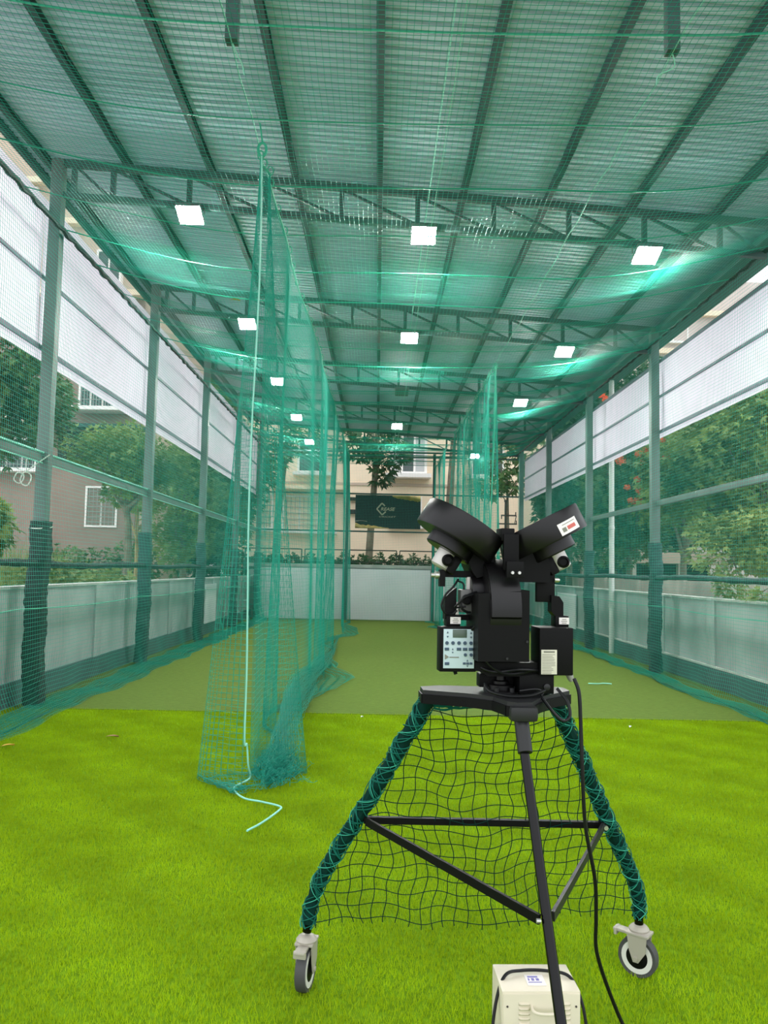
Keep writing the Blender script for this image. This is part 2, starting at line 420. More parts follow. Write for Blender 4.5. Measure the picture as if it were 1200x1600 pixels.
def post(x, y, side, k, label):
    p = root('steel_post', (x, y, 0), label, 'post', 'grey steel posts along both sides')
    tz = ztop(x) + .02
    b = MB(); b.box((x, y, tz / 2), (.125, .125, tz), .006); b.build('shaft', M['steel'], p)
    top = [1.94, 2.0, 1.97, 1.96, 1.95][k]
    b = sleeve(x, y, .04, top, k * 7 + (3 if side == 'r' else 1), .105 if k == 0 else .098)
    s = b.build('cloth_sleeve', M['cloth'] if side == 'l' and k == 0 else M['cloth2'], p)
    b = MB(); a = np.linspace(0, 2 * PI, 19)
    b.tube(np.stack([x + .112 * np.cos(a), y + .112 * np.sin(a), top - .06 + .02 * np.sin(a)], 1), .006, 5, False); b.build('tie_cord', M['white_rope'] if side == 'l' and k == 0 else M['ropedark'], s)
    return p
nm = ['nearest', 'second', 'third', 'fourth', 'far corner']
for k in range(5):
    post(XL, PY[k], 'l', k, f'{nm[k]} grey post on the left wall side, sleeved in {"black" if k == 0 else "dark green"} cloth below')
for k in range(1, 5):
    lab = {1: 'nearest', 2: 'second', 3: 'third', 4: 'far corner'}[k]
    post(XR, PY[k], 'r', k, f'{lab} grey post in view on the right wall side, sleeved in wrinkled green cloth')
# wrapped lower rails and the pipe rails above
def padded_rail(x, y0, y1, z, label, seed, material):
    rg = np.random.default_rng(seed); n = 220; ys = np.linspace(y0, y1, n)
    P = np.stack([np.full(n, x), ys, z + .012 * np.sin(ys * 1.7 + seed)], 1)
    rd = .036 + .006 * np.sin(ys * 11) * np.sin(ys * 3.1) + .004 * rg.random(n)
    b = MB(); b.tube(P, rd, 10); tag(b.build('padded_rail', material), label, 'rail')
padded_rail(XL, 4.6, 23.6, 1.49, 'long rail wrapped in dark cloth between the left posts', 1, M['cloth'])
padded_rail(XR, 4.6, 23.6, 1.47, 'long rail wrapped in green cloth between the right posts', 2, M['cloth2'])
def pipe_rail(x, label, lip):
    b = MB(); b.box((x, 14.1, 2.61), (.045, 19, .085), .006); p = b.build('pipe_rail', M['steel']); tag(p, label, 'rail')
    if lip:
        b = MB(); b.tube([(x + .03, 4.6, 2.662), (x + .03, 23.6, 2.662)], .011, 6); b.build('taut_cord', M['rope'], p)
        b = MB(); b.tube([(x + .03, 4.6, 2.552), (x + .03, 23.6, 2.552)], .008, 6); b.build('taut_cord', M['rope'], p)
pipe_rail(XL - .02, 'grey green steel rail above the padded rail on the left, edged with pale cord', True)
pipe_rail(XR + .03, 'grey green steel rail above the padded rail on the right', False)
# coil of white cord on the nearest left post
b = MB(); a = np.linspace(0, 2 * PI, 25)
b.tube(spline([(-3.46, 8.30, 2.64), (-3.60, 8.22, 2.50), (-3.66, 8.20, 2.44)]), .007, 6)
for (cx, cz, ra, rb) in ((-3.66, 2.37, .055, .07), (-3.73, 2.38, .05, .055)):
    b.tube(np.stack([cx + ra * np.cos(a), 8.21 + .01 * np.sin(3 * a), cz + rb * np.sin(a)], 1), .0065, 6, False)
b.tube([(-3.67, 8.23, 2.44), (-3.67, 8.23, 2.66)], .0065, 6)
tag(b.build('cord_coil', M['white_rope']), 'looped coil of white cord tied to the nearest left post', 'cord')

# ------------------------------------------------------------------ white shade sheets
def shade(x, z0, z1, mids, label, y0=4.6, y1=23.75):
    s = root('shade_sheet', (x, (y0 + y1) / 2, z0), label, 'shade')
    edges = [y0] + [p for p in PY if p < y1 - .3] + [y1]
    for q, (a, bb) in enumerate(zip(edges, edges[1:])):
        ny, nz = 14, 14; P = np.zeros((nz, ny, 3))
        for i, z in enumerate(np.linspace(z0, z1, nz)):
            for j, y in enumerate(np.linspace(a, bb, ny)):
                P[i, j] = (x + .012 * math.sin(y * 2.1 + q) * math.sin((z - z0) / (z1 - z0) * PI) + .004 * math.sin(y * 9), y, z)
        P2 = P.copy(); P2[:, :, 0] += .0025
        b = MB(); b.grid(P); b.build('sheet_panel', M['screen'], s)
    for z, ht in mids:
        xi = x + (.022 if x < 0 else -.022)
        b = MB(); b.box((xi, (y0 + y1) / 2, z), (.022, y1 - y0, ht), .003); b.build('batten', M['batten'], s)
    return s
shade(XL - .13, 3.68, 5.45, ((3.81, .055), (4.57, .04), (5.30, .05)), 'long white translucent shade sheet hung outside the left posts')
shade(XR + .13, 3.65, 4.90, ((3.74, .05), (4.30, .04), (4.86, .05)), 'long white translucent shade sheet hung outside the right posts')

# ------------------------------------------------------------------ nets
YN0, YN1 = 3.3, 23.55
XNL, XNR = -3.42, 4.15
ROPES = np.arange(YN0 + .15, YN1, .96)
def zc(x, y):
    """height of the roof net: high at the sides, low over the two divider lines, dipping between support ropes"""
    x = np.asarray(x, float); y = np.asarray(y, float)
    edge = np.clip(np.minimum(x - XNL, XNR - x) / 2.45, 0, 1)
    base = 5.04 - .40 * np.sin(edge * PI / 2)
    sag = .045 * (1 - np.abs(np.cos((y - ROPES[0]) / .96 * PI))) * np.minimum(1, edge * 3)
    return base - sag + .012 * np.sin(x * 1.7 + y * .9)
R_T = .0017
def ceiling_net():
    o = root('ceiling_net', (.37, 13.4, 4.6), 'green knotted net stretched flat below the roof trusses', 'net')
    b = MB(); X = np.arange(XNL, XNR, .042); Y = np.linspace(YN0, YN1, 106)
    gx, gy = np.meshgrid(X, Y, indexing='ij'); b.strands(np.stack([gx, gy, zc(gx, gy)], -1), R_T, (0, 0, 1))
    Y2 = np.arange(YN0, YN1, .042); X2 = np.linspace(XNL, XNR, 34)
    gy, gx = np.meshgrid(Y2, X2, indexing='ij'); b.strands(np.stack([gx, gy, zc(gx, gy)], -1), R_T, (0, 0, 1))
    stuff(b.build('netting', M['net'], o, smooth=False))
    for k, y in enumerate(ROPES):
        xs = np.linspace(XNL, XNR, 40); b = MB(); b.tube(np.stack([xs, np.full(40, y), zc(xs, y) + .004], 1), .0055 if k % 3 else .0075, 5, False)
        b.build('support_rope', M['ropeg'], o)
    for x in (-.94, .43, 1.72):
        ys = np.linspace(YN0, YN1, 80); b = MB(); b.tube(np.stack([np.full(80, x), ys, zc(x, ys) + .01], 1), .004, 5, False)
        b.build('support_rope', M['rope'], o)
    for x, sd in ((XNL, 1), (XNR, 2)):
        ys = np.linspace(YN0, YN1, 300); b = MB()
        b.tube(np.stack([x + .01 * np.sin(ys * 23), ys, 5.04 + .008 * np.sin(ys * 17)], 1), .021 + .007 * np.abs(np.sin(ys * 41)), 7)
        b.build('edge_rope', M['ropedark'], o)
ceiling_net()
def side_net(x, s, label):
    """s = +1: the room is on the +x side. hangs from the edge rope, flares at the foot and lies bunched on the turf"""
    o = root('side_net', (x, 13.4, 0), label, 'net')
    prof = spline([(0, 5.03), (.01, 4.2), (.0, 3.0), (.02, 1.9), (.03, 1.0), (.07, .45), (.16, .12), (.22, .022), (.30, .016), (.16, .03), (.0, .025), (-.12, .04), (.05, .05), (.24, .035)], 8)
    if s < 0: prof = np.array([[p * .62, q] for p, q in prof])
    sl = np.concatenate([[0], np.cumsum(np.linalg.norm(np.diff(prof, axis=0), axis=1))])
    def surf(t, y):
        px = np.interp(t, sl, prof[:, 0]); pz = np.interp(t, sl, prof[:, 1])
        low = np.clip((1.2 - pz) / 1.2, 0, 1) ** 2
        wv = .035 * np.sin(y * 2.1 + t) + .03 * np.sin(y * 5.3 + 1.3 * t)
        return np.stack([x + s * (px + low * wv + .012 * np.sin(y * 1.3)), y + 0 * px, np.maximum(pz + .008 * np.sin(y * 7) * low, .012)], -1)
    b = MB(); T = np.arange(0, sl[-1], .042); Y = np.linspace(YN0, YN1, 84)
    gt, gy = np.meshgrid(T, Y, indexing='ij'); b.strands(surf(gt, gy), R_T, (s, 0, .2))
    Y2 = np.arange(YN0, YN1, .042); T2 = np.concatenate([np.linspace(0, 4.4, 10), np.linspace(4.6, sl[-1], 34)])
    gy, gt = np.meshgrid(Y2, T2, indexing='ij'); b.strands(surf(gt, gy), R_T, (s, 0, .2))
    stuff(b.build('netting', M['net'], o, smooth=False))
    ys = np.linspace(YN0, YN1, 120); t1 = np.interp(-1.06, -prof[:60, 1], sl[:60])
    b = MB(); b.tube(surf(np.full(120, t1), ys) + np.stack([0 * ys, 0 * ys, -.035 * np.abs(np.sin(ys / 3.81 * PI))], 1), .005, 5, False); b.build('border_rope', M['ropeg'], o)
    ys = np.linspace(YN0, YN1, 260)
    b = MB(); b.tube(np.stack([x + s * (.13 + .08 * np.sin(ys * 1.9)), ys, .028 + .01 * np.sin(ys * 6)], 1), .008, 5, False); b.build('border_rope', M['wrapgreen'], o)
side_net(XNL, 1, 'green side net hanging inside the left posts, its foot bunched on the turf')
side_net(XNR, -1, 'green side net hanging inside the right posts, its foot bunched on the turf')
def back_net():
    o = root('back_net', (.37, 23.5, 0), 'green net hung flat across the far end in front of the dark banner', 'net')
    b = MB(); X = np.arange(XNL, XNR, .048); Z = np.linspace(.02, 4.95, 30)
    gx, gz = np.meshgrid(X, Z, indexing='ij'); yy = lambda a, c: 23.50 + .03 * np.sin(a * 1.5 + c) - .10 * np.clip(.25 - c, 0, 1)
    b.strands(np.stack([gx, yy(gx, gz), gz], -1), .0015, (0, 1, 0))
    Z2 = np.arange(.02, 4.95, .048); X2 = np.linspace(XNL, XNR, 26)
    gz, gx = np.meshgrid(Z2, X2, indexing='ij'); b.strands(np.stack([gx, yy(gx, gz), gz], -1), .0015, (0, 1, 0))
    stuff(b.build('netting', M['net'], o, smooth=False))
back_net()

def divider(label, x0, ya, yb, ratio, amp, nearloop, mesh, sd, zfun, floor_fun, loc, fq=1.3):
    rg = np.random.default_rng(sd); o = root('divider_net', loc, label, 'net', 'nets hung between the lanes')
    L0 = 1.7 if nearloop else 0.0
    L = L0 + (yb - ya - (.35 if nearloop else 0)) * ratio
    ph = rg.random(8) * 6.28; TF = .70                                    # metres of net lying on the floor
    def surf(s_, t):
        """s_ runs along the net, t in 0..1 down it (t>1 lies on the floor, in metres beyond)"""
        sm = np.maximum(s_ - L0, 0); y = ya + (.35 if nearloop else 0) + sm / ratio
        y = np.where(s_ < L0, ya + .35 * s_ / max(L0, .01), y)
        zt = zfun(y); tt = np.clip(t, 0, 1); z = zt * (1 - tt)
        w1 = np.sin(sm * fq + ph[0]) * .7 + np.sin(sm * fq * 2.2 + ph[1] + .8 * np.sin(sm * .9)) * .35 + .5 * np.sin(sm * fq * .46 + ph[2])
        w2 = np.sin(sm * fq * 1.6 + ph[3]) + .5 * np.sin(sm * fq * 3.4 + ph[4])
        env = .12 + .88 * tt ** .7
        rampn = np.clip(sm / .8, 0, 1) if nearloop else 1.0
        x = x0 + amp * env * w1 * rampn; y = y + amp * .55 * env * w2 * rampn
        if nearloop:
            uu = np.clip(s_ / L0, 0, 1); gg = (.06 + .94 * tt ** 1.25)
            lob = np.where(uu < .5, -.36 * np.sin(2 * PI * uu), .40 * np.sin(2 * PI * (uu - .5)))
            x = x + np.where(s_ < L0, lob, 0) * gg
            y = y + np.where(s_ < L0, .28 * np.sin(PI * uu) * gg, 0)
        d = np.maximum(t - 1, 0); ff = floor_fun(y, s_)
        x = x + d * ff
        if nearloop:
            k_ = np.where(s_ < L0, np.clip(d * 1.5, 0, 1), 0)
            x = x + (x0 + .08 - x) * k_ * .75; y = y - np.where(s_ < L0, (d * .75) * np.sin(PI * np.clip(s_ / L0, 0, 1)) ** .6, 0)
        z = np.maximum(z, .014 + .03 * np.abs(np.sin(s_ * 2.7 + 14 * d)) * (d > .02))
        return np.stack([x, y, z], -1)
    b = MB(); H = zfun(ya); nt_ = int(H / mesh); TT = np.concatenate([np.linspace(0, 1, nt_), 1 + np.arange(mesh, TF, mesh)])
    S = np.arange(0, L, mesh); gt, gs = np.meshgrid(TT, S, indexing='ij'); b.strands(surf(gs, gt), .0015, (1, .3, 0))
    T2 = np.concatenate([np.linspace(0, 1, 16), 1 + np.linspace(.05, TF - mesh, 12)])
    gs, gt = np.meshgrid(S, T2, indexing='ij'); b.strands(surf(gs, gt), .0015, (1, .3, 0))
    stuff(b.build('netting', M['net'], o, smooth=False))
    Ss = np.linspace(0, L, 260); b = MB(); b.tube(surf(Ss, 0 * Ss), .008, 5, False)
    for sx_ in np.arange(.2, L, .55):                                       # tie loops on the top edge
        p = surf(np.array([sx_]), np.array([0.]))[0]; a = np.linspace(0, 2 * PI, 9)
        b.tube(np.stack([p[0] + .022 * np.cos(a), np.full(9, p[1]), p[2] + .03 + .035 * np.sin(a)], 1), .005, 4, False)
    b.build('top_rope', M['ropeg'], o)
    tt = np.linspace(0, 1, 40); e = surf(0 * tt, tt); e[:, 0] += .012 * np.sin(tt * 9)
    return o, e, surf
zl = lambda y: 4.42 + .021 * (np.asarray(y, float) - 5.5)
fl = lambda y, s: (.30 + .30 * np.sin(y * .8 - 1.2) + .04 * np.sin(y * 1.9)) * np.clip((s - 1.5) / .6, 0, 1)
dl, e, sf = divider('tall green net hung lengthwise left of the machine, end rope trailing on the turf', -.88, 5.45, 23.4, 1.22, .15, True, .042, 11, zl, fl, (-.88, 5.45, 0), 1.25)
b = MB()
P = [tuple(p) for p in e[:-3:4]] + [(-.86, 5.50, .30), (-.85, 5.52, .16), (-.85, 5.60, .05), (-.93, 5.45, .026), (-.83, 5.22, .026), (-.70, 5.14, .026), (-.575, 5.05, .026), (-.57, 4.96, .026), (-.64, 4.72, .026), (-.70, 4.58, .026)]
b.tube(spline(P, 6), .0062, 7); b.build('edge_rope', M['rope'], dl)
b = MB(); a = np.linspace(0, 2 * PI, 13)
b.tube(np.stack([-.88 + .03 * np.cos(a), np.full(13, 5.46), 4.47 + .05 * np.sin(a)], 1), .010, 6, False); b.tube([(-.88, 5.46, 4.52), (-.90, 5.45, 4.66)], .006, 5); b.build('hanging_loop', M['ropeg'], dl)
# the slack bunch at the foot of the near end
b = MB(); bp = spline([(-.83, 18.3, .03), (-.79, 14.5, .10), (-.76, 12.0, .16), (-.80, 10.2, .18), (-.82, 9.0, .20), (-.78, 7.6, .16), (-.70, 6.4, .20), (-.66, 5.9, .12), (-.72, 5.55, .04)], 9)
nb = len(bp); tb_ = np.linspace(0, 1, nb)
for k in range(190):                                                      # slack rows of the net drawn together on the turf
    a0 = rng.random() * 6.28; rr_ = (.035 + .085 * np.sin(tb_ * PI) + .05 * np.sin(tb_ * 9) ** 2) * rng.random() ** .5; i0 = int(rng.random() * nb * .55); i1 = min(nb, i0 + int(nb * (.3 + .5 * rng.random())))
    p = bp + np.stack([rr_ * np.cos(a0 + 5 * tb_), 2.2 * rr_ * np.sin(a0 * 2 + 3 * tb_), .8 * rr_ * np.sin(a0 + 5 * tb_)], 1) + .006 * rng.normal(size=(nb, 3)); p[:, 2] = np.maximum(p[:, 2], .018)
    b.tube(p[i0:i1], .0017, 3, False)
for k in range(420):                                                      # the crumpled end heap
    cx, cy = -.70 + .075 * rng.normal(), 5.95 + .20 * rng.normal(); a0 = rng.random() * 6.28; t = np.linspace(0, 1, 9); q_ = .10 + .12 * rng.random()
    p = np.stack([cx + q_ * (t - .5) * math.cos(a0), cy + q_ * (t - .5) * math.sin(a0), .02 + .16 * rng.random() * math.exp(-((cx + .70) / .12) ** 2) + .02 * np.sin(t * 9 + k)], 1); p[:, 2] = np.maximum(p[:, 2], .018)
    b.tube(p, .0017, 3, False)
stuff(b.build('bunched_twine', M['net'], dl, smooth=False))
zr = lambda y: 4.60 + .008 * (np.asarray(y, float) - 12)
dr, e2, sf2 = divider('green net hung lengthwise on the right, gathered in dense folds behind the machine', 1.74, 11.75, 18.2, 3.9, .15, False, .05, 23, zr, lambda y, s: .25 * np.sin(s * 1.1), (1.74, 11.75, 0), 2.6)
b = MB(); b.tube(e2, .009, 6); b.build('edge_rope', M['ropeg'], dr)
d3, e3, sf3 = divider('loose green net at the far end, drawn up beside the dark banner', 1.66, 19.6, 23.4, 2.4, .12, False, .055, 31, lambda y: 4.55 + 0 * np.asarray(y, float), lambda y, s: .3 * np.sin(s * 1.3), (1.66, 19.6, 0))

# far end frame carrying the banner
fr = root('end_frame', (.37, 23.68, 0), 'dark steel frame of thin posts and rails across the far end', 'frame')
for x in (-.93, 1.66):
    b = MB(); b.box((x, 23.68, 2.5), (.085, .07, 5.0), .004); b.build('upright', M['truss'], fr)
for z, ht in ((5.04, .05), (4.90, .045), (3.77, .045), (2.64, .045)):
    b = MB(); b.box((.37, 23.70, z), (7.7, .04, ht)); b.build('rail', M['truss'], fr)
bn = root('banner', (.29, 23.66, 2.72), 'dark teal banner with gold trim and a small crest hung on the far frame', 'banner')
X0, X1, Z0, Z1 = -.69, 1.265, 2.735, 3.735
P = np.array([[(x, 23.655 + .006 * math.sin(x * 5), z) for x in np.linspace(X0, X1, 12)] for z in (Z0, Z1)])
b = MB(); b.box(((X0 + X1) / 2, 23.66, (Z0 + Z1) / 2), (X1 - X0, .012, Z1 - Z0)); b.build('cloth', M['banner'], bn)
def flat(poly, y0=23.650, y1=23.653): b = MB(); b.prism(poly, y0, y1); return b
rg = np.random.default_rng(5)
pts = [(X0, Z0)]; xx = np.linspace(X0, X0 + 1.0, 24)
top = [(x, Z0 + (.10 + .06 * rg.random()) * (1 - (x - X0) / 1.05) + .015) for x in xx]
flat([(X0, Z0 + .002)] + [(X0 + 1.02, Z0 + .002)] + top[::-1]).build('gold_trim', M['gold'], bn, smooth=False)
xx = np.linspace(X1 - .85, X1, 20)
flat([(x, Z1 - .03 - (.13 + .05 * rg.random()) * ((x - X1 + .85) / .85) ** .6) for x in xx] + [(X1, Z1 - .002), (X1 - .85, Z1 - .002)]).build('gold_trim', M['gold'], bn, smooth=False)
t = np.linspace(0, 1, 14); xs = X0 + .36 * t; zs = Z0 + .205 + .02 * np.sin(t * PI)
b = MB(); b.tube(np.stack([xs, np.full(14, 23.652), zs], 1), .006, 4); b.build('trim_line', M['silverp'], bn)
cx, cz, q = .085, 3.32, .175          # open diamond, the letter C of the crest
def bar(p0, p1, wd=.034):
    b = MB(); b.beam((p0[0], 23.650, p0[1]), (p1[0], 23.650, p1[1]), .006, wd, (0, 1, 0)); return b
b = MB()
for p0, p1 in (((cx + .11, cz + .095), (cx + .02, cz + q)), ((cx + .02, cz + q), (cx - .13, cz)), ((cx - .13, cz), (cx + .03, cz - q)), ((cx + .03, cz - q), (cx + .14, cz - .075))):
    b.beam((p0[0], 23.650, p0[1]), (p1[0], 23.650, p1[1]), .040, .006, (0, 1, 0))
b.build('crest', M['silverp'], bn)
Tb = Matrix(((1, 0, 0, cx - .02), (0, 0, -1, 23.649), (0, 1, 0, cz - .045), (0, 0, 0, 1)))
text_mesh('lettering', 'REASE', .135, M['silverp'], bn, Tb, .25, .002, 1.12, .003)
Tb2 = Matrix(((1, 0, 0, cx - .07), (0, 0, -1, 23.649), (0, 1, 0, cz - .25), (0, 0, 0, 1)))
text_mesh('lettering', 'CRICKET', .062, M['silverp'], bn, Tb2, .2, .002, 2.0)

# ------------------------------------------------------------------ floodlights
def floodlight(x, y, z, label, on=True, tilt=-.36):
    t = root('floodlight', (x, y, z), label, 'floodlight', 'floodlights under the trusses')
    Rx = np.array([[1, 0, 0], [0, math.cos(tilt), -math.sin(tilt)], [0, math.sin(tilt), math.cos(tilt)]])
    b = MB(); b.box((x, y, z + .022), (.275, .275, .045), .008, Rx); b.build('housing', M['lampbody'], t)
    b = MB(); b.box(np.array((x, y, z + .022)) + Rx @ np.array((0, 0, -.026)), (.25, .25, .008), 0, Rx); b.build('lamp_face' if on else 'glass_face', M['lamp'] if on else M['lampoff'], t)
    b = MB()
    for k in range(6): b.box((x - .10 + .04 * k, y, z + .058), (.006, .2, .03), 0, Rx)
    stuff(b.build('cooling_fin', M['lampbody'], t))
    b = MB(); b.beam((x - .155, y, z + .02), (x - .155, y, z + .11), .008, .03, (0, 1, 0)); b.beam((x + .155, y, z + .02), (x + .155, y, z + .11), .008, .03, (0, 1, 0))
    b.beam((x - .155, y, z + .11), (x + .155, y, z + .11), .03, .008); b.build('bracket', M['lampbody'], t)
    return t
pl = ['nearest', 'second', 'third', 'fourth', 'last']
for k, y in enumerate(PY):
    for x, nmx in ((-2.11, 'left'), (.43, 'middle'), (2.86, 'right')):
        if (k, nmx) in ((3, 'right'), (4, 'middle')): continue
        z = 5.155 - .067 * x
        on = not (k == 2 and nmx == 'middle')
        lb = {'left': 'left of the long hanging net', 'middle': 'over the middle lane', 'right': 'over the right lane'}[nmx]
        if on: floodlight(x, y, z, f'lit square floodlight {lb}, under the {pl[k]} truss in view')
        else: floodlight(x, y, z, f'dark unlit floodlight {lb}, under the third truss in view', False)
b = MB(); b.tube([(.47, 4.5, 5.45), (.45, 23.6, 5.47)], .006, 5); tag(b.build('lamp_cable', M['rope']), 'thin pale cable running lengthwise under the roof above the middle lamps', 'cable')

# ------------------------------------------------------------------ bowling machine
mc = root('bowling_machine', (.42, 2.65, 0), 'black three-wheel cricket bowling machine on a green-netted rolling tripod', 'bowling machine')
Lt, Lm, Lb = np.array((.190, 2.70, 1.085)), np.array((-.188, 2.93, .372)), np.array((-.225, 2.945, .205))
Rt, Rm, Rb = np.array((.610, 2.745, 1.085)), np.array((1.003, 3.09, .325)), np.array((1.018, 3.10, .185))
Bt, Bb = np.array((.447, 2.475, 1.06)), np.array((.492, 1.94, .18))
# tripod head plate
b = MB()
out = [(.160, 2.655), (.30, 2.60), (.375, 2.545), (.405, 2.455), (.435, 2.435), (.48, 2.445), (.505, 2.50), (.56, 2.60), (.655, 2.70), (.650, 2.775), (.58, 2.80), (.43, 2.76), (.22, 2.77), (.155, 2.735)]
b.prism(out, 1.092, 1.108, 2); hp = b.build('head_plate', M['darkgrey'], mc, sharp=20)
b = MB(); n = len(out)
for i in range(n):
    p, q = np.array(out[i]), np.array(out[(i + 1) % n]); b.beam((*p, 1.080), (*q, 1.080), .012, .030)
b.build('rim', M['blackm'], hp)
b = MB(); b.box((.452, 2.452, 1.075), (.085, .07, .045), .012); b.build('leg_socket', M['darkgrey'], hp)
b = MB(); b.tube([(.449, 2.462, 1.062), (.453, 2.41, .965)], .0225, 14); b.build('leg_socket', M['darkgrey'], hp)
def leg(P, rad, nm='leg', material=M['leg']):
    b = MB(); b.tube(spline(P, 8), rad, 14); return b.build(nm, material, mc)
lgL = leg([Lt, (Lt + Lm) / 2, Lm, Lb], .0165); lgR = leg([Rt, (Rt + Rm) / 2, Rm, Rb], .0165); lgB = leg([Bt, (Bt + Bb) / 2, Bb], .0145)
# green twine lashing over the net edge on the two front legs
def lash(P, lg, sd):
    rg = np.random.default_rng(sd); S = spline(P, 24); n = len(S)
    T = np.gradient(S, axis=0); T /= np.linalg.norm(T, axis=1)[:, None]; X = np.cross(T, (0, 1, 0)); X /= np.linalg.norm(X, axis=1)[:, None]; Y = np.cross(T, X)
    L = np.concatenate([[0], np.cumsum(np.linalg.norm(np.diff(S, axis=0), axis=1))]); tot = L[-1]
    def at(l, rr, ang):
        l = np.clip(l, 0, tot); out = np.zeros((len(l), 3))
        c = np.stack([np.interp(l, L, S[:, i]) for i in range(3)], 1); x = np.stack([np.interp(l, L, X[:, i]) for i in range(3)], 1); y = np.stack([np.interp(l, L, Y[:, i]) for i in range(3)], 1)
        return c + (np.cos(ang) * rr)[:, None] * x + (np.sin(ang) * rr)[:, None] * y
    ll = np.linspace(.0, tot - .03, 90); b = MB()
    rr = .0215 + .0035 * np.sin(ll * 90) * np.sin(ll * 37) + .004 * (1 - ll / tot); ce = at(ll, 0 * ll, 0 * ll)
    b.tube(ce, rr, 10); pad = b.build('net_wrap', M['netdark'], lg)
    b = MB()
    for k in range(11):
        m_ = 260; l = np.linspace(0, tot - .02, m_); dirn = 1 if k % 2 else -1
        pitch = .045 + .05 * rg.random(); ang = dirn * l / pitch * 2 * PI * .5 + rg.random() * 6.28 + .7 * np.sin(l * 31 + k)
        rr = .0235 + .006 * rg.random() * (1 + np.sin(l * 53 + k * 2)) * .7 + .004 * (1 - l / tot)
        b.tube(at(l, rr, ang), .0016 + .0008 * rg.random(), 4, False)
    stuff(b.build('lashing', M['wrapgreen'], lg, smooth=False))
    b = MB()
    for k in range(2):
        m_ = 160; l = np.linspace(.02, tot - .02, m_); ang = l / .075 * PI * (1 if k % 2 else -1) + k * 2
        b.tube(at(l, np.full(m_, .029) + .002 * np.sin(l * 40 + k), ang), .0016, 4, False)
    b.build('lashing_cord', M['ropeg'], lg, smooth=False)
lash([Lt, (Lt + Lm) / 2, Lm, Lb], lgL, 1); lash([Rt, (Rt + Rm) / 2, Rm, Rb], lgR, 2)
def legpt(T_, M_, B_, z):
    return T_ + (M_ - T_) * (T_[2] - z) / (T_[2] - M_[2]) if z >= M_[2] else M_ + (B_ - M_) * (M_[2] - z) / (M_[2] - B_[2])
cl, cr_ = legpt(Lt, Lm, Lb, .635), legpt(Rt, Rm, Rb, .595)
cb = Bt + (Bb - Bt) * .545
cl2 = cl + np.array((.05, -.01, 0)); cr2 = cr_ + np.array((-.03, -.01, 0))
b = MB(); b.beam(cl + (.02, -.02, 0), cr_ + (-.015, -.02, 0), .022, .022); b.build('crossbar', M['blackm'], mc)
b = MB(); b.beam(cl2 - (.02, .03, .0), cb + (-.02, .0, 0), .010, .026); b.build('crossbar', M['blackm'], mc)
b = MB(); b.beam(cr2 - (0, .03, 0), cb + (.02, .02, 0), .010, .026); b.build('crossbar', M['darkgrey'], mc)
b = MB(); b.cyl(cr2 + (.005, -.045, .0), (0, 1, 0), .008, .014, 10); b.cyl(cb + (-.024, -.008, 0), (1, 0, 0), .006, .012, 10); b.build('bolt', M['zinc'], mc)
# loose net between the front legs
def front_net():
    b = MB(); rg = np.random.default_rng(3)
    def pos(x, z):
        l = np.array([legpt(Lt, Lm, Lb, q) for q in z.ravel()]).reshape(*z.shape, 3); rt = np.array([legpt(Rt, Rm, Rb, q) for q in z.ravel()]).reshape(*z.shape, 3)
        xc = np.clip(x, l[..., 0], rt[..., 0]); uu = (xc - l[..., 0]) / (rt[..., 0] - l[..., 0] + 1e-6)
        y = l[..., 1] + uu * (rt[..., 1] - l[..., 1]) - .055 * np.sin(PI * uu) * (1.1 - z) ** .5 + .022 * np.sin(x * 17 + z * 9) * np.sin(PI * uu)
        return np.stack([xc, y, z], -1)
    def wob(x, z): return x + .012 * np.sin(z * 15 + 1.2 * np.sin(x * 9)) + .006 * np.sin(z * 41 + x * 23), z + .012 * np.sin(x * 9.5 + 1) + .007 * np.sin(x * 31 + z * 20) - .05 * np.clip(.5 - z, 0, 1) * np.sin(PI * np.clip((x + .2) / 1.2, 0, 1))
    xs = np.arange(-.24, 1.05, .043); zs = np.linspace(.235, 1.06, 70)
    for x in xs:
        X_, Z_ = wob(np.full(70, x), zs); p = pos(X_, Z_)
        l = np.array([legpt(Lt, Lm, Lb, q)[0] for q in Z_]); rt = np.array([legpt(Rt, Rm, Rb, q)[0] for q in Z_])
        ok = (X_ > l + .004) & (X_ < rt - .004); p = p[ok]
        if len(p) > 3: b.tube(p, .0016, 4, False)
    zz = []; z = 1.05
    while z > .235: zz.append(z); z -= .028 + .020 * min(1, (1.05 - z) / .35)
    for z in zz:
        xr = np.linspace(legpt(Lt, Lm, Lb, z)[0], legpt(Rt, Rm, Rb, z)[0], 80); X_, Z_ = wob(xr, np.full(80, z)); p = pos(X_, Z_)
        b.tube(p, .0016, 4, False)
    stuff(b.build('protective_net', M['netdark'], mc, smooth=False))
    b = MB(); xr = np.linspace(Lt[0] + .01, Rt[0] - .01, 60)
    for k in range(5):
        b.tube(np.stack([xr, 2.70 + .05 * (xr - .19) / .42 - .012 + .01 * rg.normal(size=60).cumsum() * .15, 1.062 + .008 * np.sin(xr * 40 + k * 2) - .004 * k], 1), .004, 5, False)
    b.build('net_hem', M['wrapgreen'], mc)
front_net()
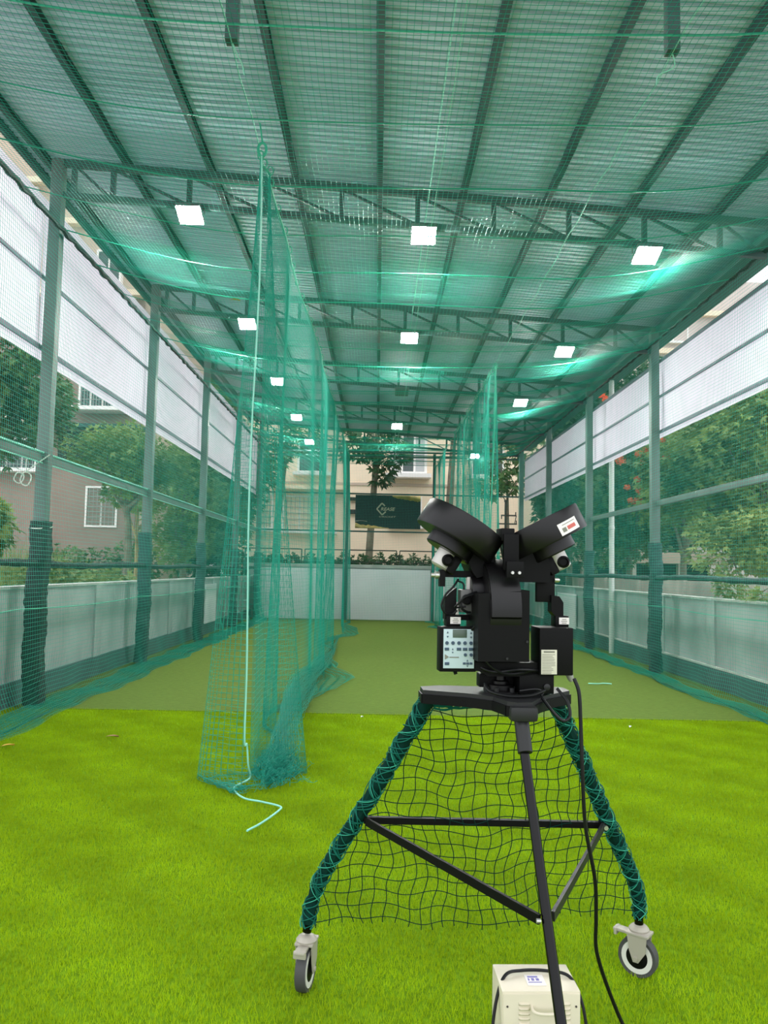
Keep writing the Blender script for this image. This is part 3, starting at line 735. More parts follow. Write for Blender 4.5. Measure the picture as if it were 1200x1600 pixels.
# casters
def caster(top, wheel_c, R, fwd, label=None, lg=None):
    fwd = np.array((fwd[0], fwd[1], 0.)); fwd /= np.linalg.norm(fwd); ax = np.array((-fwd[1], fwd[0], 0.)); wheel_c = np.array(wheel_c)
    b = MB(); b.lathe(wheel_c, ax, [(R * .80, -.016), (R * .97, -.019), (R, -.012), (R, .012), (R * .97, .019), (R * .80, .016)], 36); tyre = b.build('caster', M['ftread'], mc)
    b = MB(); b.lathe(wheel_c, ax, [(R * .60, -.0175), (R * .80, -.0185), (R * .80, .0185), (R * .60, .0175)], 36); b.build('white_rim', M['ringw'], tyre)
    b = MB(); b.lathe(wheel_c, ax, [(.012, -.024), (R * .22, -.0215), (R * .60, -.0170), (R * .60, .0170), (R * .22, .0215), (.012, .024)], 30); b.build('hub', M['blackm'], tyre)
    b = MB(); tz = wheel_c[2] + R * 1.12; piv = wheel_c + fwd * .0
    for s in (-1, 1):
        base = wheel_c + ax * s * .029; hw = .033
        V = []; 
        for o_ in (-.002, .002):
            for (q, z) in ((-hw * 1.0, tz), (hw * 1.25, tz), (hw * 1.1, wheel_c[2] + R * .35), (.010, wheel_c[2] - .014), (-.010, wheel_c[2] - .014), (-hw * .75, wheel_c[2] + R * .35)):
                p = base + fwd * q + ax * o_; V.append((p[0], p[1], z))
        n = 6; b.add(V, [list(range(n))[::-1], list(range(n, 2 * n))] + [[i, (i + 1) % n, n + (i + 1) % n, n + i] for i in range(n)])
    Rm_ = np.stack([ax, fwd, np.array([0, 0, 1.])], 1)
    b.box(wheel_c + fwd * .005 + np.array([0, 0, R * 1.12 + .004]), (.068, .085, .010), .003, Rm_)
    b.lathe((top[0], top[1], tz + .012), (0, 0, 1), [(.036, -.006), (.038, .002), (.030, .012), (.020, .018)], 20)
    b.cyl(wheel_c, ax, .008, .074, 10); b.build('fork', M['caster'], tyre)
    b = MB(); b.box(wheel_c - fwd * .062 + np.array([0, 0, R * 1.10]), (.040, .06, .012), .005, Rm_); b.box(wheel_c - fwd * .082 + np.array([0, 0, R * 1.02]), (.046, .012, .026), .004, Rm_); b.build('brake_pedal', M['caster'], tyre)
caster(Lb, (-.226, 2.950, .078), .078, (.20, 1))
caster(Rb, (1.012, 3.090, .073), .073, (.80, -.62))
caster(Bb, (.492, 1.945, .075), .075, (.15, 1))

# machine head, built in its own frame: x across, y ahead, z up, turned a little to the left
HT = Matrix.Translation((.398, 2.63, 0)) @ Matrix.Rotation(.10, 4, 'Z')
def hb(): return MB(HT)
ZB = 1.555
# spindle and turntable
b = hb(); b.lathe((.015, .0, 1.13), (0, 0, 1), [(.055, -.024), (.055, -.014), (.040, -.010), (.040, .004), (.026, .008), (.026, .016), (.0165, .02), (.0165, .09)], 24); b.build('spindle', M['black'], mc)
b = hb()
for a in range(6): b.cyl((.015 + .05 * math.cos(a * PI / 3), .05 * math.sin(a * PI / 3), 1.122), (0, 0, 1), .008, .014, 6)
b.build('bolt', M['darkgrey'], mc)
b = hb(); b.box((.035, .04, 1.145), (.175, .05, .045), .004); b.build('tilt_block', M['blackm'], mc)
b = hb(); b.box((.118, -.02, 1.150), (.115, .08, .075), .004); tb = b.build('tilt_block', M['blackm'], mc)
b = hb(); b.lathe((.150, -.062, 1.135), (0, -1, 0), [(.010, -.004), (.011, .004), (.006, .006)], 12); b.build('bolt', M['darkgrey'], tb)
# yoke: bottom bar and bent bracket under the shield
b = hb(); b.prism([(-.085, 1.212), (.150, 1.212), (.150, 1.180), (.06, 1.168), (-.045, 1.168), (-.06, 1.183), (-.085, 1.185)], -.06, .03); b.build('yoke', M['blackm'], mc)
b = hb(); b.box((-.058, .08, 1.30), (.012, .04, .19)); b.box((.082, .08, 1.30), (.012, .04, .19)); b.build('yoke_arm', M['blackm'], mc)
# bottom wheel housing and shield
b = hb(); b.lathe((-.004, .03, 1.375), (1, 0, 0), [(.150, -.052), (.163, -.050), (.163, .050), (.150, .052)], 56); bw = b.build('wheel_housing', M['black'], mc)
b = hb(); b.lathe((-.062, .0, 1.435), (1, 0, 0), [(.046, -.03), (.05, -.026), (.05, .03)], 28); b.build('motor_mount', M['black'], bw)
b = hb(); b.box((-.108, .0, 1.405), (.040, .055, .075), .006); mo = b.build('motor', M['motorgrey'], bw)
b = hb(); b.lathe((-.108, -.03, 1.41), (0, -1, 0), [(.017, -.004), (.017, .006), (.011, .007), (.011, .002)], 18); b.build('cable_gland', M['blackm'], bw)
b = hb(); b.box((-.094, .01, 1.462), (.014, .02, .042), .003); b.build('motor_cap', M['labelw'], bw)
b = hb(); b.prism([(-.092, 1.222), (.072, 1.222), (.072, 1.445), (-.092, 1.432)], -.128, .05); sh = b.build('shield', M['blackm'], mc)
b = hb(); b.cyl((.0, -.130, 1.232), (0, 1, 0), .004, .006, 8); b.cyl((.064, -.130, 1.285), (0, 1, 0), .004, .006, 8); b.build('screw', M['darkgrey'], sh)
# curved front guard over the bottom wheel
P = []
for k in range(15):
    a = PI * .52 + (PI * 1.02 - PI * .52) * k / 14
    P.append([(x, .03 + .172 * math.cos(a), 1.372 + .172 * math.sin(a)) for x in (-.052, -.048, .040, .044)])
P.append([(x, -.125, 1.350) for x in (-.052, -.048, .040, .044)])
b = hb(); b.grid(np.array(P)); b.grid(np.array([[(-.052, p[0][1], p[0][2]), (-.052, p[0][1] * .4, p[0][2] * .985)] for p in P])); b.grid(np.array([[(.044, p[0][1], p[0][2]), (.044, p[0][1] * .4, p[0][2] * .985)] for p in P])); b.build('curved_guard', M['black'], mc)
b = hb(); b.box((.018, -.100, 1.565), (.05, .012, .115), .002); b.box((.010, -.06, 1.622), (.044, .07, .04), .004); br = b.build('centre_bracket', M['blackm'], mc)
b = hb()
for x in (.010, .032): b.cyl((x, -.147, 1.500), (0, 1, 0), .005, .012, 8)
b.build('bolt', M['zinc'], br)
b = hb(); b.box((.021, -.136, 1.51), (.055, .014, .05), .002); b.build('bracket_foot', M['blackm'], br)
# the two raised wheel housings
def upper(sgn, ang, dist, R, thick, name='wheel_housing'):
    d = np.array((sgn * math.cos(ang), 0, math.sin(ang))); a = np.array((sgn * -math.sin(ang), 0, math.cos(ang)))   # a: across, pointing up
    c = np.array((0, .0, ZB)) + d * dist; h = thick / 2
    if sgn > 0: a = a + np.array((0, .095, 0)); a /= np.linalg.norm(a)                   # the right wheel is toed so that its rim faces squarely back
    b = hb(); b.lathe(c, a, [(R * .90, -h), (R * .985, -h), (R, -h + .004), (R, h - .004), (R * .985, h), (R * .90, h)], 64); wh = b.build(name, M['black'], mc)
    b = hb(); b.lathe(c - a * (h + .018), a, [(.076, -.020), (.080, -.016), (.080, .02)], 36); b.build('motor_mount', M['black'], wh)
    mcn = c - a * (h + .062) + d * .004 * sgn
    b = hb(); b.lathe(mcn, a, [(.026, -.032), (.033, -.027), (.034, .03)], 26); b.build('motor', M['silver'], wh)
    g_ = mcn + np.array((.006, -.036, -.004)); b = hb(); b.lathe(g_, (0, -1, 0), [(.020, -.006), (.020, .004), (.014, .007), (.012, .001)], 20); b.build('cable_gland', M['blackm'], wh)
    b = hb(); b.box(mcn - d * .034 - a * .002, (.03, .06, .06), .006, np.stack([d, np.array([0, 1., 0]), a], 1)); b.build('motor_bracket', M['blackm'], wh)
    return wh, c, a, d
whl, cL, aL, dL = upper(-1, math.radians(31), .150, .140, .086)
whr, cR, aR, dR = upper(1, math.radians(27), .172, .142, .084)
b = hb(); b.prism([(-.135, 1.605), (-.02, 1.60), (-.01, 1.50), (-.075, 1.48), (-.09, 1.50)], -.03, .10); b.build('hub_block', M['blackm'], mc)
b = hb(); b.prism([(.135, 1.60), (.03, 1.60), (.06, 1.47), (.165, 1.47), (.17, 1.53)], -.04, .10); b.build('hub_block', M['blackm'], mc)
# sticker on the right housing (wrapped on the curved rim)
def rim_patch(c, a, d, R, th0, th1, w0, w1, lift):
    P = []
    for k in range(9):
        th = th0 + (th1 - th0) * k / 8
        rad = d * math.cos(th) + np.array((0, -1, 0)) * math.sin(th)
        P.append([c + rad * (R + lift) + a * w0, c + rad * (R + lift) + a * w1])
    b = hb(); b.grid(np.array(P)); return b
b = rim_patch(cR, aR, dR, .142, math.radians(54), math.radians(86), -.022, .017, .0015); st = b.build('sticker', M['labelw'], whr)
b = rim_patch(cR, aR, dR, .142, math.radians(60), math.radians(74), -.012, .0, .0022); b.build('print', M['red'], st)
b = rim_patch(cR, aR, dR, .142, math.radians(76), math.radians(82), -.014, .0, .0022); b.build('print', M['print'], st)
b = rim_patch(cR, aR, dR, .142, math.radians(58), math.radians(80), .008, .010, .0022); b.build('print', M['print'], st)
# side arms
b = hb(); b.box((-.135, .02, 1.492), (.11, .03, .022)); b.box((-.186, .0, 1.478), (.018, .03, .055)); b.build('side_arm', M['blackm'], mc)
b = hb(); b.lathe((-.202, .0, 1.487), (-1, 0, 0), [(.012, -.008), (.012, .006), (.007, .008), (.007, .02)], 12); b.build('bolt', M['zinc'], mc)
b = hb(); b.prism([(-.178, 1.415), (-.155, 1.438), (-.140, 1.448), (-.140, 1.350), (-.178, 1.345)], -.02, .02); b.build('drop_arm', M['blackm'], mc)
b = hb(); b.box((-.112, .02, 1.350), (.062, .03, .018)); b.build('side_arm', M['blackm'], mc)
b = hb(); b.box((.162, .0, 1.455), (.062, .02, .10), .002); b.build('side_plate', M['blackm'], mc)
b = hb(); b.prism([(.178, 1.428), (.205, 1.425), (.219, 1.405), (.219, 1.358), (.200, 1.350), (.178, 1.375)], -.02, .02); b.build('drop_arm', M['blackm'], mc)
b = hb(); b.lathe((.197, -.01, 1.478), (1, 0, 0), [(.008, -.006), (.008, .006), (.004, .012)], 10); b.build('bolt', M['zinc'], mc)
def label_box(x, z, nm_):
    b = hb(); b.box((x, .0, z), (.046, .05, .036), .003); o = b.build(nm_, M['blackm'], mc)
    b = hb(); b.box((x + .006, -.0265, z + .002), (.034, .002, .022)); l_ = b.build('label', M['labelw'], o)
    b = hb()
    for q, wq in ((.007, .014), (.001, .02), (-.005, .016)): b.box((x + .006, -.028, z + q), (wq, .001, .0022))
    b.build('print', M['print'], l_)
label_box(-.150, 1.340, 'actuator_box'); label_box(.213, 1.343, 'actuator_box')
b = hb(); b.cyl((-.165, 0, 1.366), (0, 0, 1), .008, .016, 10); b.lathe((-.140, -.01, 1.375), (0, 0, 1), [(.011, -.014), (.009, .0), (.009, .02), (.005, .026)], 12); b.build('plug', M['labelw'], mc)
# control panel
cp = None
b = hb(); b.box((-.140, -.03, 1.252), (.120, .055, .142), .004); cp = b.build('control_panel', M['blackm'], mc)
YF = -.0585
b = hb(); b.box((-.1385, YF, 1.2545), (.1, .002, .124), .001); b.build('keypad', M['panelblue'], cp)
b = hb(); b.box((-.136, YF - .0015, 1.3025), (.046, .002, .026), .001); b.build('display', M['lcd'], cp)
kx0, kz0 = -.1885, 1.3165
def kp(u_, v_): return kx0 + u_ * .1, kz0 - v_ * .124
for (u_, v_, wd, hd, rnd) in ([(.11 + .195 * i, .355, .0115, .0115, 1) for i in range(5)] + [(.11, .51, .014, .009, 0), (.50, .51, .014, .009, 0), (.70, .51, .014, .009, 0), (.89, .51, .014, .009, 0)] +
                       [(.13, .08, .006, .006, 2), (.13, .20, .006, -.006, 2), (.89, .09, .006, .006, 2), (.89, .21, .006, -.006, 2), (.30, .51, .005, .005, 2), (.30, .60, .005, -.005, 2), (.71, .655, .0105, .0105, 1), (.90, .655, .0105, .0105, 1), (.12, .88, .014, .009, 0),
                        (.68, .875, .009, .007, 0), (.79, .875, .009, .007, 0), (.90, .875, .009, .007, 0), (.78, .80, .006, .005, 2), (.78, .945, .006, -.005, 2)]):
    x, z = kp(u_, v_); b = hb()
    if rnd == 1: b.cyl((x, YF - .002, z), (0, 1, 0), wd / 2, .003, 14)
    elif rnd == 0: b.box((x, YF - .002, z), (wd, .003, hd), .0008)
    else: b.prism([(x - wd / 2, z - hd / 2), (x + wd / 2, z - hd / 2), (x, z + hd / 2)], YF - .003, YF - .001)
    b.build('key', M['key'], cp)
x, z = kp(.05, .71); b = hb(); b.prism([(x, z - .0085), (x + .013, z), (x, z + .0085)], YF - .0025, YF - .001); b.box((x + .030, YF - .0018, z - .001), (.030, .0015, .003)); b.build('logo', M['print'], cp)
# power box
b = hb(); b.box((.176, -.03, 1.250), (.112, .10, .152), .004); pb = b.build('power_box', M['blackm'], mc)
b = hb(); b.box((.151, -.0815, 1.217), (.052, .002, .078), .002); lb_ = b.build('label', M['label'], pb)
b = hb()
rg = np.random.default_rng(9)
b.box((.151, -.083, 1.2495), (.036, .001, .005))
for k in range(13): wq = .030 + .014 * rg.random(); b.box((.128 + wq / 2, -.083, 1.241 - .005 * k), (wq, .001, .0014))
b.build('print', M['print'], lb_)
b = hb(); b.lathe((.236, -.03, 1.172), (.35, 0, -1), [(.011, -.014), (.012, .0), (.010, .016), (.006, .024)], 14); b.build('cable_gland', M['cablegrey'], pb)
# wiring on the machine
def wire(P, rad, nm_='wire', local=True):
    b = hb() if local else MB(); b.tube(spline(P, 8), rad, 7); return b.build(nm_, M['cable'], mc)
wire([(-.135, -.02, 1.475), (-.155, -.035, 1.45), (-.18, -.04, 1.425), (-.193, -.04, 1.39), (-.180, -.04, 1.365), (-.155, -.03, 1.364), (-.14, -.03, 1.375)], .0035)
wire([(-.08, -.05, 1.435), (-.105, -.06, 1.428), (-.13, -.06, 1.41), (-.132, -.06, 1.385), (-.115, -.055, 1.372), (-.10, -.05, 1.37)], .0042)
wire([(-.08, -.06, 1.43), (-.12, -.065, 1.42), (-.145, -.06, 1.395), (-.150, -.05, 1.385), (-.115, -.045, 1.388)], .0035)
wire([(-.135, -.01, 1.47), (-.118, -.02, 1.46), (-.116, -.02, 1.43)], .0032)
wire([(-.10, -.05, 1.31), (-.086, -.07, 1.33), (-.078, -.07, 1.375), (-.082, -.075, 1.33), (-.085, -.08, 1.28), (-.06, -.085, 1.225), (-.02, -.09, 1.19), (.03, -.085, 1.178), (.11, -.06, 1.19)], .0052)
wire([(-.070, -.06, 1.36), (-.055, -.07, 1.345), (-.048, -.07, 1.31), (-.07, -.07, 1.305)], .0036)
wire([(-.08, -.04, 1.20), (-.03, -.085, 1.185), (.05, -.085, 1.192), (.13, -.06, 1.187)], .005)
wire([(-.15, -.04, 1.175), (-.14, -.04, 1.178)], .006)
wire([(-.055, -.07, 1.147), (-.045, -.10, 1.127), (.01, -.12, 1.116), (.08, -.12, 1.118), (.13, -.10, 1.13), (.12, -.09, 1.116), (.145, -.14, 1.07), (.175, -.15, 1.045), (.20, -.14, 1.06), (.198, -.12, 1.10), (.175, -.09, 1.135)], .0052)
wire([(.05, -.10, 1.128), (.10, -.11, 1.135), (.125, -.10, 1.125), (.115, -.11, 1.115)], .004)
b = MB(); b.tube(spline([(.640, 2.575, 1.165), (.652, 2.56, 1.12), (.655, 2.55, 1.02), (.657, 2.54, .90), (.667, 2.54, .72), (.70, 2.55, .55), (.712, 2.58, .42), (.725, 2.62, .30), (.78, 2.66, .15), (.835, 2.66, .03), (.85, 2.55, .026), (.84, 2.2, .026)], 8), .0062, 8)
tag(b.build('power_cord', M['cable']), 'black power cord hanging from the machine box down to the grass', 'cord')

# ------------------------------------------------------------------ cream voltage stabiliser on the turf
vs = root('voltage_stabiliser', (.495, 2.46, 0), 'cream metal voltage stabiliser box with louvres and handle, on the grass', 'stabiliser box')
bx0, bx1, by0, by1, bz = .383, .612, 2.385, 2.545, .293
RZ = Matrix.Translation((.4975, 2.465, 0)) @ Matrix.Rotation(.03, 4, 'Z') @ Matrix.Translation((-.4975, -2.465, 0))
b = MB(RZ); b.box(((bx0 + bx1) / 2, (by0 + by1) / 2, bz / 2 + .008), (bx1 - bx0, by1 - by0, bz - .012), .004); b.build('body', M['cream'], vs)
b = MB(RZ); b.box(((bx0 + bx1) / 2, by0 - .001, bz / 2 + .004), (bx1 - bx0 - .006, .006, bz - .016), .002); fp = b.build('front_panel', M['cream'], vs)
for side in (0, 1):
    for k in range(11):
        x = .447 + side * .118; z = .262 - .0135 * k
        b = MB(RZ); P = [[(x - .016 + .032 * i / 6, by0 - .004 - .006 * math.sin(PI * j / 6) * (1 if 0 < i < 6 else .3), z - .0045 + .009 * j / 6) for j in range(7)] for i in range(7)]
        b.grid(np.array(P)); b.build('louvre', M['creamd'], fp)
b = MB(RZ); b.tube(spline([(.468, by0 - .002, .256), (.470, by0 - .025, .252), (.49, by0 - .030, .247), (.53, by0 - .030, .247), (.549, by0 - .025, .250), (.551, by0 - .002, .254)], 6), .0045, 8); b.build('handle', M['cream'], vs)
b = MB(RZ)
for x, z in ((.398, .255), (.598, .255)): b.cyl((x, by0 - .004, z), (0, 1, 0), .003, .004, 8)
b.build('screw', M['iron'], vs)
b = MB(RZ); b.box((.493, 2.445, bz + .0032), (.055, .06, .0016)); sk = b.build('sticker', M['labelw'], vs)
b = MB(RZ)
b.box((.488, 2.462, bz + .0044), (.030, .007, .001)); b.box((.486, 2.447, bz + .0044), (.008, .013, .001)); b.box((.474, 2.447, bz + .0044), (.004, .012, .001)); b.box((.500, 2.447, bz + .0044), (.009, .012, .001)); b.box((.49, 2.431, bz + .0044), (.04, .003, .001))
b.build('print', M['bluep'], sk)
b = MB(); b.box((.622, 2.42, .155), (.02, .03, .022), .003); b.build('socket', M['darkgrey'], vs)
b = MB(); b.tube(spline([(.335, 2.20, .022), (.345, 2.33, .022), (.352, 2.375, .12), (.372, 2.415, .24), (.405, 2.455, .302), (.46, 2.485, .304), (.54, 2.485, .304), (.60, 2.46, .300), (.628, 2.43, .245), (.638, 2.405, .17), (.645, 2.37, .06), (.66, 2.25, .022)], 8), .0048, 8)
tag(b.build('mains_cable', M['cable']), 'thin black cable looping over the top of the cream box', 'cable')

# ------------------------------------------------------------------ litter on the turf and the net
def leaf_litter(x, y, z, ln, rot, material, label, cat='leaf'):
    b = MB(); t = np.linspace(0, 1, 7); w_ = ln * .22 * np.sin(PI * t) + .001
    c, s = math.cos(rot), math.sin(rot); P = []
    for q, ww in zip(t, w_):
        P.append([(x + c * (q - .5) * ln - s * o_ * ww, y + s * (q - .5) * ln + c * o_ * ww, z + .006 + .012 * abs(o_) * q + .006 * math.sin(q * 4)) for o_ in (-1, 0, 1)])
    P = np.array(P); Q = P.copy(); Q[..., 2] -= .0015; b.grid(P); b.grid(Q[::-1]); tag(b.build('fallen_leaf' if cat == 'leaf' else 'paper_scrap', material), label, cat)
leaf_litter(-2.246, 6.96, .022, .11, .1, M['bleaf'], 'narrow brown fallen leaf on the lime turf left of the hanging net')
leaf_litter(-2.95, 6.55, .022, .10, .6, M['yleaf'], 'yellowish fallen leaf on the turf at the left picture edge')
leaf_litter(-3.02, 6.52, .022, .07, 2.0, M['bleaf'], 'dark curled fallen leaf touching the yellowish one')
leaf_litter(2.497, 7.84, .020, .05, 1., M['scrap'], 'tiny white scrap on the lime turf right of the machine', 'scrap')
leaf_litter(-.121, 8.10, .020, .04, 1., M['scrap'], 'tiny white scrap near the turf seam left of the machine', 'scrap')
leaf_litter(-1.77, 9.31, float(zc(-1.77, 9.31)) + .004, .13, .2, M['yleaf'], 'orange yellow leaf lying on the overhead net')
b = MB(); b.tube(spline([(2.9, 10.9, .02), (3.02, 10.86, .024), (3.12, 10.93, .022), (3.22, 10.9, .02)], 5), .008, 5); tag(b.build('twine_offcut', M['rope']), 'short offcut of pale green twine on the far turf at right', 'twine')

# ------------------------------------------------------------------ downpipe at the right wall
b = MB(); b.tube([(4.52, 15.3, .0), (4.52, 15.3, 5.35)], .052, 12); dp = b.build('downpipe', M['whitepipe']); tag(dp, 'white vertical downpipe against the right wall', 'pipe')
b = MB()
for z in (.9, 2.4, 4.2): b.lathe((4.52, 15.3, z), (0, 0, 1), [(.056, -.03), (.060, -.02), (.060, .02), (.056, .03)], 12)
b.build('collar', M['whitepipe'], dp)

# ------------------------------------------------------------------ plants
def leaf_cloud(blobs, size, seed, per, flat_=.5):
    """blobs: (centre, radii); pointed leaves set in sprays through each blob's shell"""
    rg = np.random.default_rng(seed); VV = []
    for c, rad in blobs:
        c = np.array(c, float); rad = np.array(rad, float)
        n = int(per * (rad[0] * rad[2]) ** .9) + 30
        d = rg.normal(size=(n, 3)); d /= np.linalg.norm(d, axis=1)[:, None]
        rr = (.45 + .6 * rg.random(n) ** .6)[:, None]
        bump_ = 1 + .18 * np.sin(d[:, :1] * 7 + seed) * np.cos(d[:, 2:] * 6 + seed * 2)
        p = c + d * rad * rr * bump_
        out = d * np.array([1, 1, .3]) + rg.normal(size=(n, 3)) * .6; out[:, 2] -= .15; out /= np.linalg.norm(out, axis=1)[:, None]
        up = np.tile(np.array([0, 0, 1.]), (n, 1)) + rg.normal(size=(n, 3)) * flat_
        sd_ = np.cross(out, up); sd_ /= np.linalg.norm(sd_, axis=1)[:, None] + 1e-9
        s = size * (.6 + .8 * rg.random(n))[:, None]
        # a spray: centre leaf and two side leaves
        for k, (fa, sa, sc) in enumerate(((1, 0, 1), (.72, .6, .8), (.72, -.6, .8))):
            dr = out * fa + sd_ * sa; dr /= np.linalg.norm(dr, axis=1)[:, None]; sp = np.cross(dr, np.cross(sd_, out)); sp /= np.linalg.norm(sp, axis=1)[:, None] + 1e-9
            q = p + out * s * (0 if k == 0 else .1)
            VV.append(np.stack([q, q + dr * s * .5 * sc + sp * s * .17 * sc, q + dr * s * sc - np.array([0, 0, .12]) * s * sc, q + dr * s * .5 * sc - sp * s * .17 * sc], 1))
    V = np.concatenate(VV); return V.reshape(-1, 3), np.arange(len(V) * 4).reshape(-1, 4)
def tree(name, label, base, trunk, blobs, leaf, size, seed, per=420, trad=.12, group='trees around the shed', cat='tree', bark='bark'):
    t = root(name, base, label, cat, group)
    b = MB(); tp = np.array(trunk, float); b.tube(spline([base] + [tuple(q) for q in tp], 5), np.linspace(trad, trad * .5, 5 * len(tp) + 1), 8)
    rg = np.random.default_rng(seed + 99)
    for c, rad in blobs:
        c = np.array(c); a0 = tp[-1] if len(tp) < 2 else tp[-2] + (tp[-1] - tp[-2]) * rg.random()
        b.tube(spline([a0, (a0 + c) / 2 + rg.normal(size=3) * .15, c], 5), np.linspace(trad * .45, trad * .12, 11), 6)
    b.build('trunk', M[bark], t)
    b = MB(); b.add(*leaf_cloud(blobs, size, seed, per)); stuff(b.build('crown', M[leaf], t, smooth=False))
    return t
def blobset(c, R, n, seed, sq=.75, br=.55):
    rg = np.random.default_rng(seed); out = []
    for k in range(n):
        d = rg.normal(size=3); d /= np.linalg.norm(d); q = np.array(c) + d * np.array(R) * .62
        s = br * (.75 + .5 * rg.random()); out.append((tuple(q), (R[0] * s, R[1] * s, R[2] * s * sq + .1)))
    return out
# left
tree('broadleaf_tree', 'dark leafy tree behind the nearest left post, at the picture edge', (-8.6, 17, 0), [(-8.5, 17, 2.4), (-8.3, 17, 4.2)], blobset((-8.3, 17, 5.1), (1.6, 1.4, 1.7), 10, 1, br=.45), 'leafB', .17, 1, per=900)
tree('leafy_tree', 'bright feathery tree in front of the brown house wall', (-6.6, 21, 0), [(-6.6, 21, 2.5), (-6.9, 21, 3.6)], blobset((-6.75, 21, 4.15), (1.5, 1.2, 1.2), 11, 2, br=.45), 'leafA', .15, 2, per=950)
tree('leafy_tree', 'mid green tree beyond the second left post, right of the brown house', (-5.6, 23, 0), [(-5.6, 23, 1.8), (-5.7, 23, 3.0)], blobset((-5.55, 23, 3.3), (1.25, 1.2, 2.0), 13, 3, br=.42), 'leafA', .15, 3, per=850)
tree('leafy_tree', 'dark green tree beyond the third left post', (-5.2, 27.5, 0), [(-5.2, 27.5, 2), (-5.3, 27.5, 4)], blobset((-5.4, 27.5, 4.4), (1.6, 1.4, 2.6), 12, 4), 'leafB', .20, 4, per=480)
tree('dense_tree', 'dark tree closing the gap between the brown house and the beige block', (-7.0, 35, 0), [(-7.0, 35, 2), (-7.0, 35, 4.5)], blobset((-7.0, 35, 3.4), (1.9, 1.4, 3.4), 12, 41), 'leafD', .28, 41, per=330, trad=.15)
tree('tall_tree', 'tall tree whose crown shows between the left shade and the roof', (-9.6, 42.5, 0), [(-9.6, 42.5, 6), (-9.5, 42.5, 11)], blobset((-9.4, 42.5, 12.4), (2.7, 2.2, 3.4), 12, 5), 'leafA', .32, 5, per=300, trad=.22)
tree('slender_tree', 'thin ochre stemmed sapling standing at the corner of the brown house', (-7.6, 25, 0), [(-7.55, 25, 1.5), (-7.6, 25, 3.3)], blobset((-7.5, 25, 3.9), (.9, .8, .8), 6, 6), 'leafA', .17, 6, per=700, trad=.09, bark='barky')
tree('broad_leaf_shrub', 'pale broad leaved shrub at the left picture edge above the padded rail', (-6.4, 12.6, 0), [(-6.35, 12.6, 1.4), (-6.2, 12.6, 2.0)], blobset((-6.05, 12.6, 2.2), (.5, .45, .5), 6, 7), 'leafC', .20, 7, per=500, trad=.04, group='shrubs beyond the walls', cat='shrub')
tree('low_shrub', 'yellow green shrub peeping over the left wall beside the nearest post', (-5.0, 13.0, 0), [(-5.0, 13, .7), (-5.0, 13, 1.1)], [((-5.2, 12.6, 1.12), (.6, .6, .40)), ((-4.8, 13.6, 1.12), (.5, .7, .33)), ((-4.75, 14.6, 1.05), (.4, .8, .28))], 'leafC', .11, 8, per=3000, trad=.03, group='shrubs beyond the walls', cat='shrub')
tree('low_shrub', 'dark green bushes along the foot of the brown house', (-9.6, 27, 0), [(-9.6, 27, .8), (-9.6, 27, 1.4)], [((-10.6, 27, 1.3), (.9, .6, .8)), ((-9.4, 27, 1.3), (.9, .6, .75)), ((-8.1, 27, 1.5), (.9, .6, .9))], 'leafB', .14, 9, per=1000, trad=.03, group='shrubs beyond the walls', cat='shrub')
# tall pale grass behind the left wall
n = 5200; P = np.stack([-7.8 + 3.2 * rng.random(n), 10.6 + 6.4 * rng.random(n), np.zeros(n)], 1); h = .9 + 1.15 * rng.random(n) * np.clip((-4.3 - P[:, 0]) / 2.2, .15, 1)
ln = rng.normal(size=(n, 2)) * .24; ln[:, 0] = np.minimum(ln[:, 0], -4.05 - P[:, 0]); V = np.zeros((n, 5, 3)); a = rng.random(n) * 6.28; wv = np.stack([np.cos(a), np.sin(a), 0 * a], 1) * .012
V[:, 0] = P - wv; V[:, 1] = P + wv; mid = P + np.concatenate([ln * .35, (h * .6)[:, None]], 1); V[:, 2] = mid + wv * .8; V[:, 3] = mid - wv * .8; V[:, 4] = P + np.concatenate([ln, h[:, None]], 1)
b = MB(); V = V.reshape(-1, 3); i = np.arange(n) * 5; b.add(V, np.stack([i, i + 1, i + 2, i + 3], 1)); b.add(V, np.stack([i + 3, i + 2, i + 4], 1))
tag(b.build('tall_grass', M['grass'], smooth=False), 'tall pale wild grass growing behind the left wall', 'grass', kind='stuff')
# right
tree('dense_tree', 'large dense tree beyond the nearest right post, at the right picture edge', (10.0, 20, 0), [(10, 20, 2), (9.9, 20, 4.4)], blobset((9.9, 20, 5.0), (2.1, 1.7, 2.3), 18, 11, br=.42), 'leafA', .17, 11, per=720)
tree('dense_tree', 'light topped tree filling the opening right of the nearest right post', (8.3, 21.5, 0), [(8.3, 21.5, 1.8), (8.4, 21.5, 3.2)], blobset((8.5, 21.3, 4.2), (1.6, 1.3, 2.3), 18, 12, br=.42), 'leafA', .17, 12, per=750)
tree('dense_tree', 'yellow green low tree behind the right outer wall', (8.9, 17.5, 0), [(8.9, 17.5, 1), (8.9, 17.5, 2)], blobset((8.7, 17.5, 2.2), (1.9, 1.2, .9), 15, 13, br=.42), 'leafC', .14, 13, per=1000)
ft = tree('flowering_tree', 'tree with red orange flower clusters left of the nearest right post', (7.3, 23, 0), [(7.3, 23, 2), (7.2, 23, 4.2)], blobset((7.1, 23, 4.0), (1.5, 1.3, 2.4), 17, 14, br=.45), 'leafB', .17, 14, per=700)
tree('dense_tree', 'dark tree behind the third right post, partly hidden by the machine', (6.3, 26, 0), [(6.3, 26, 2), (6.4, 26, 3.6)], blobset((6.3, 26, 3.9), (1.25, 1.2, 2.2), 14, 15), 'leafD', .20, 15, per=560)
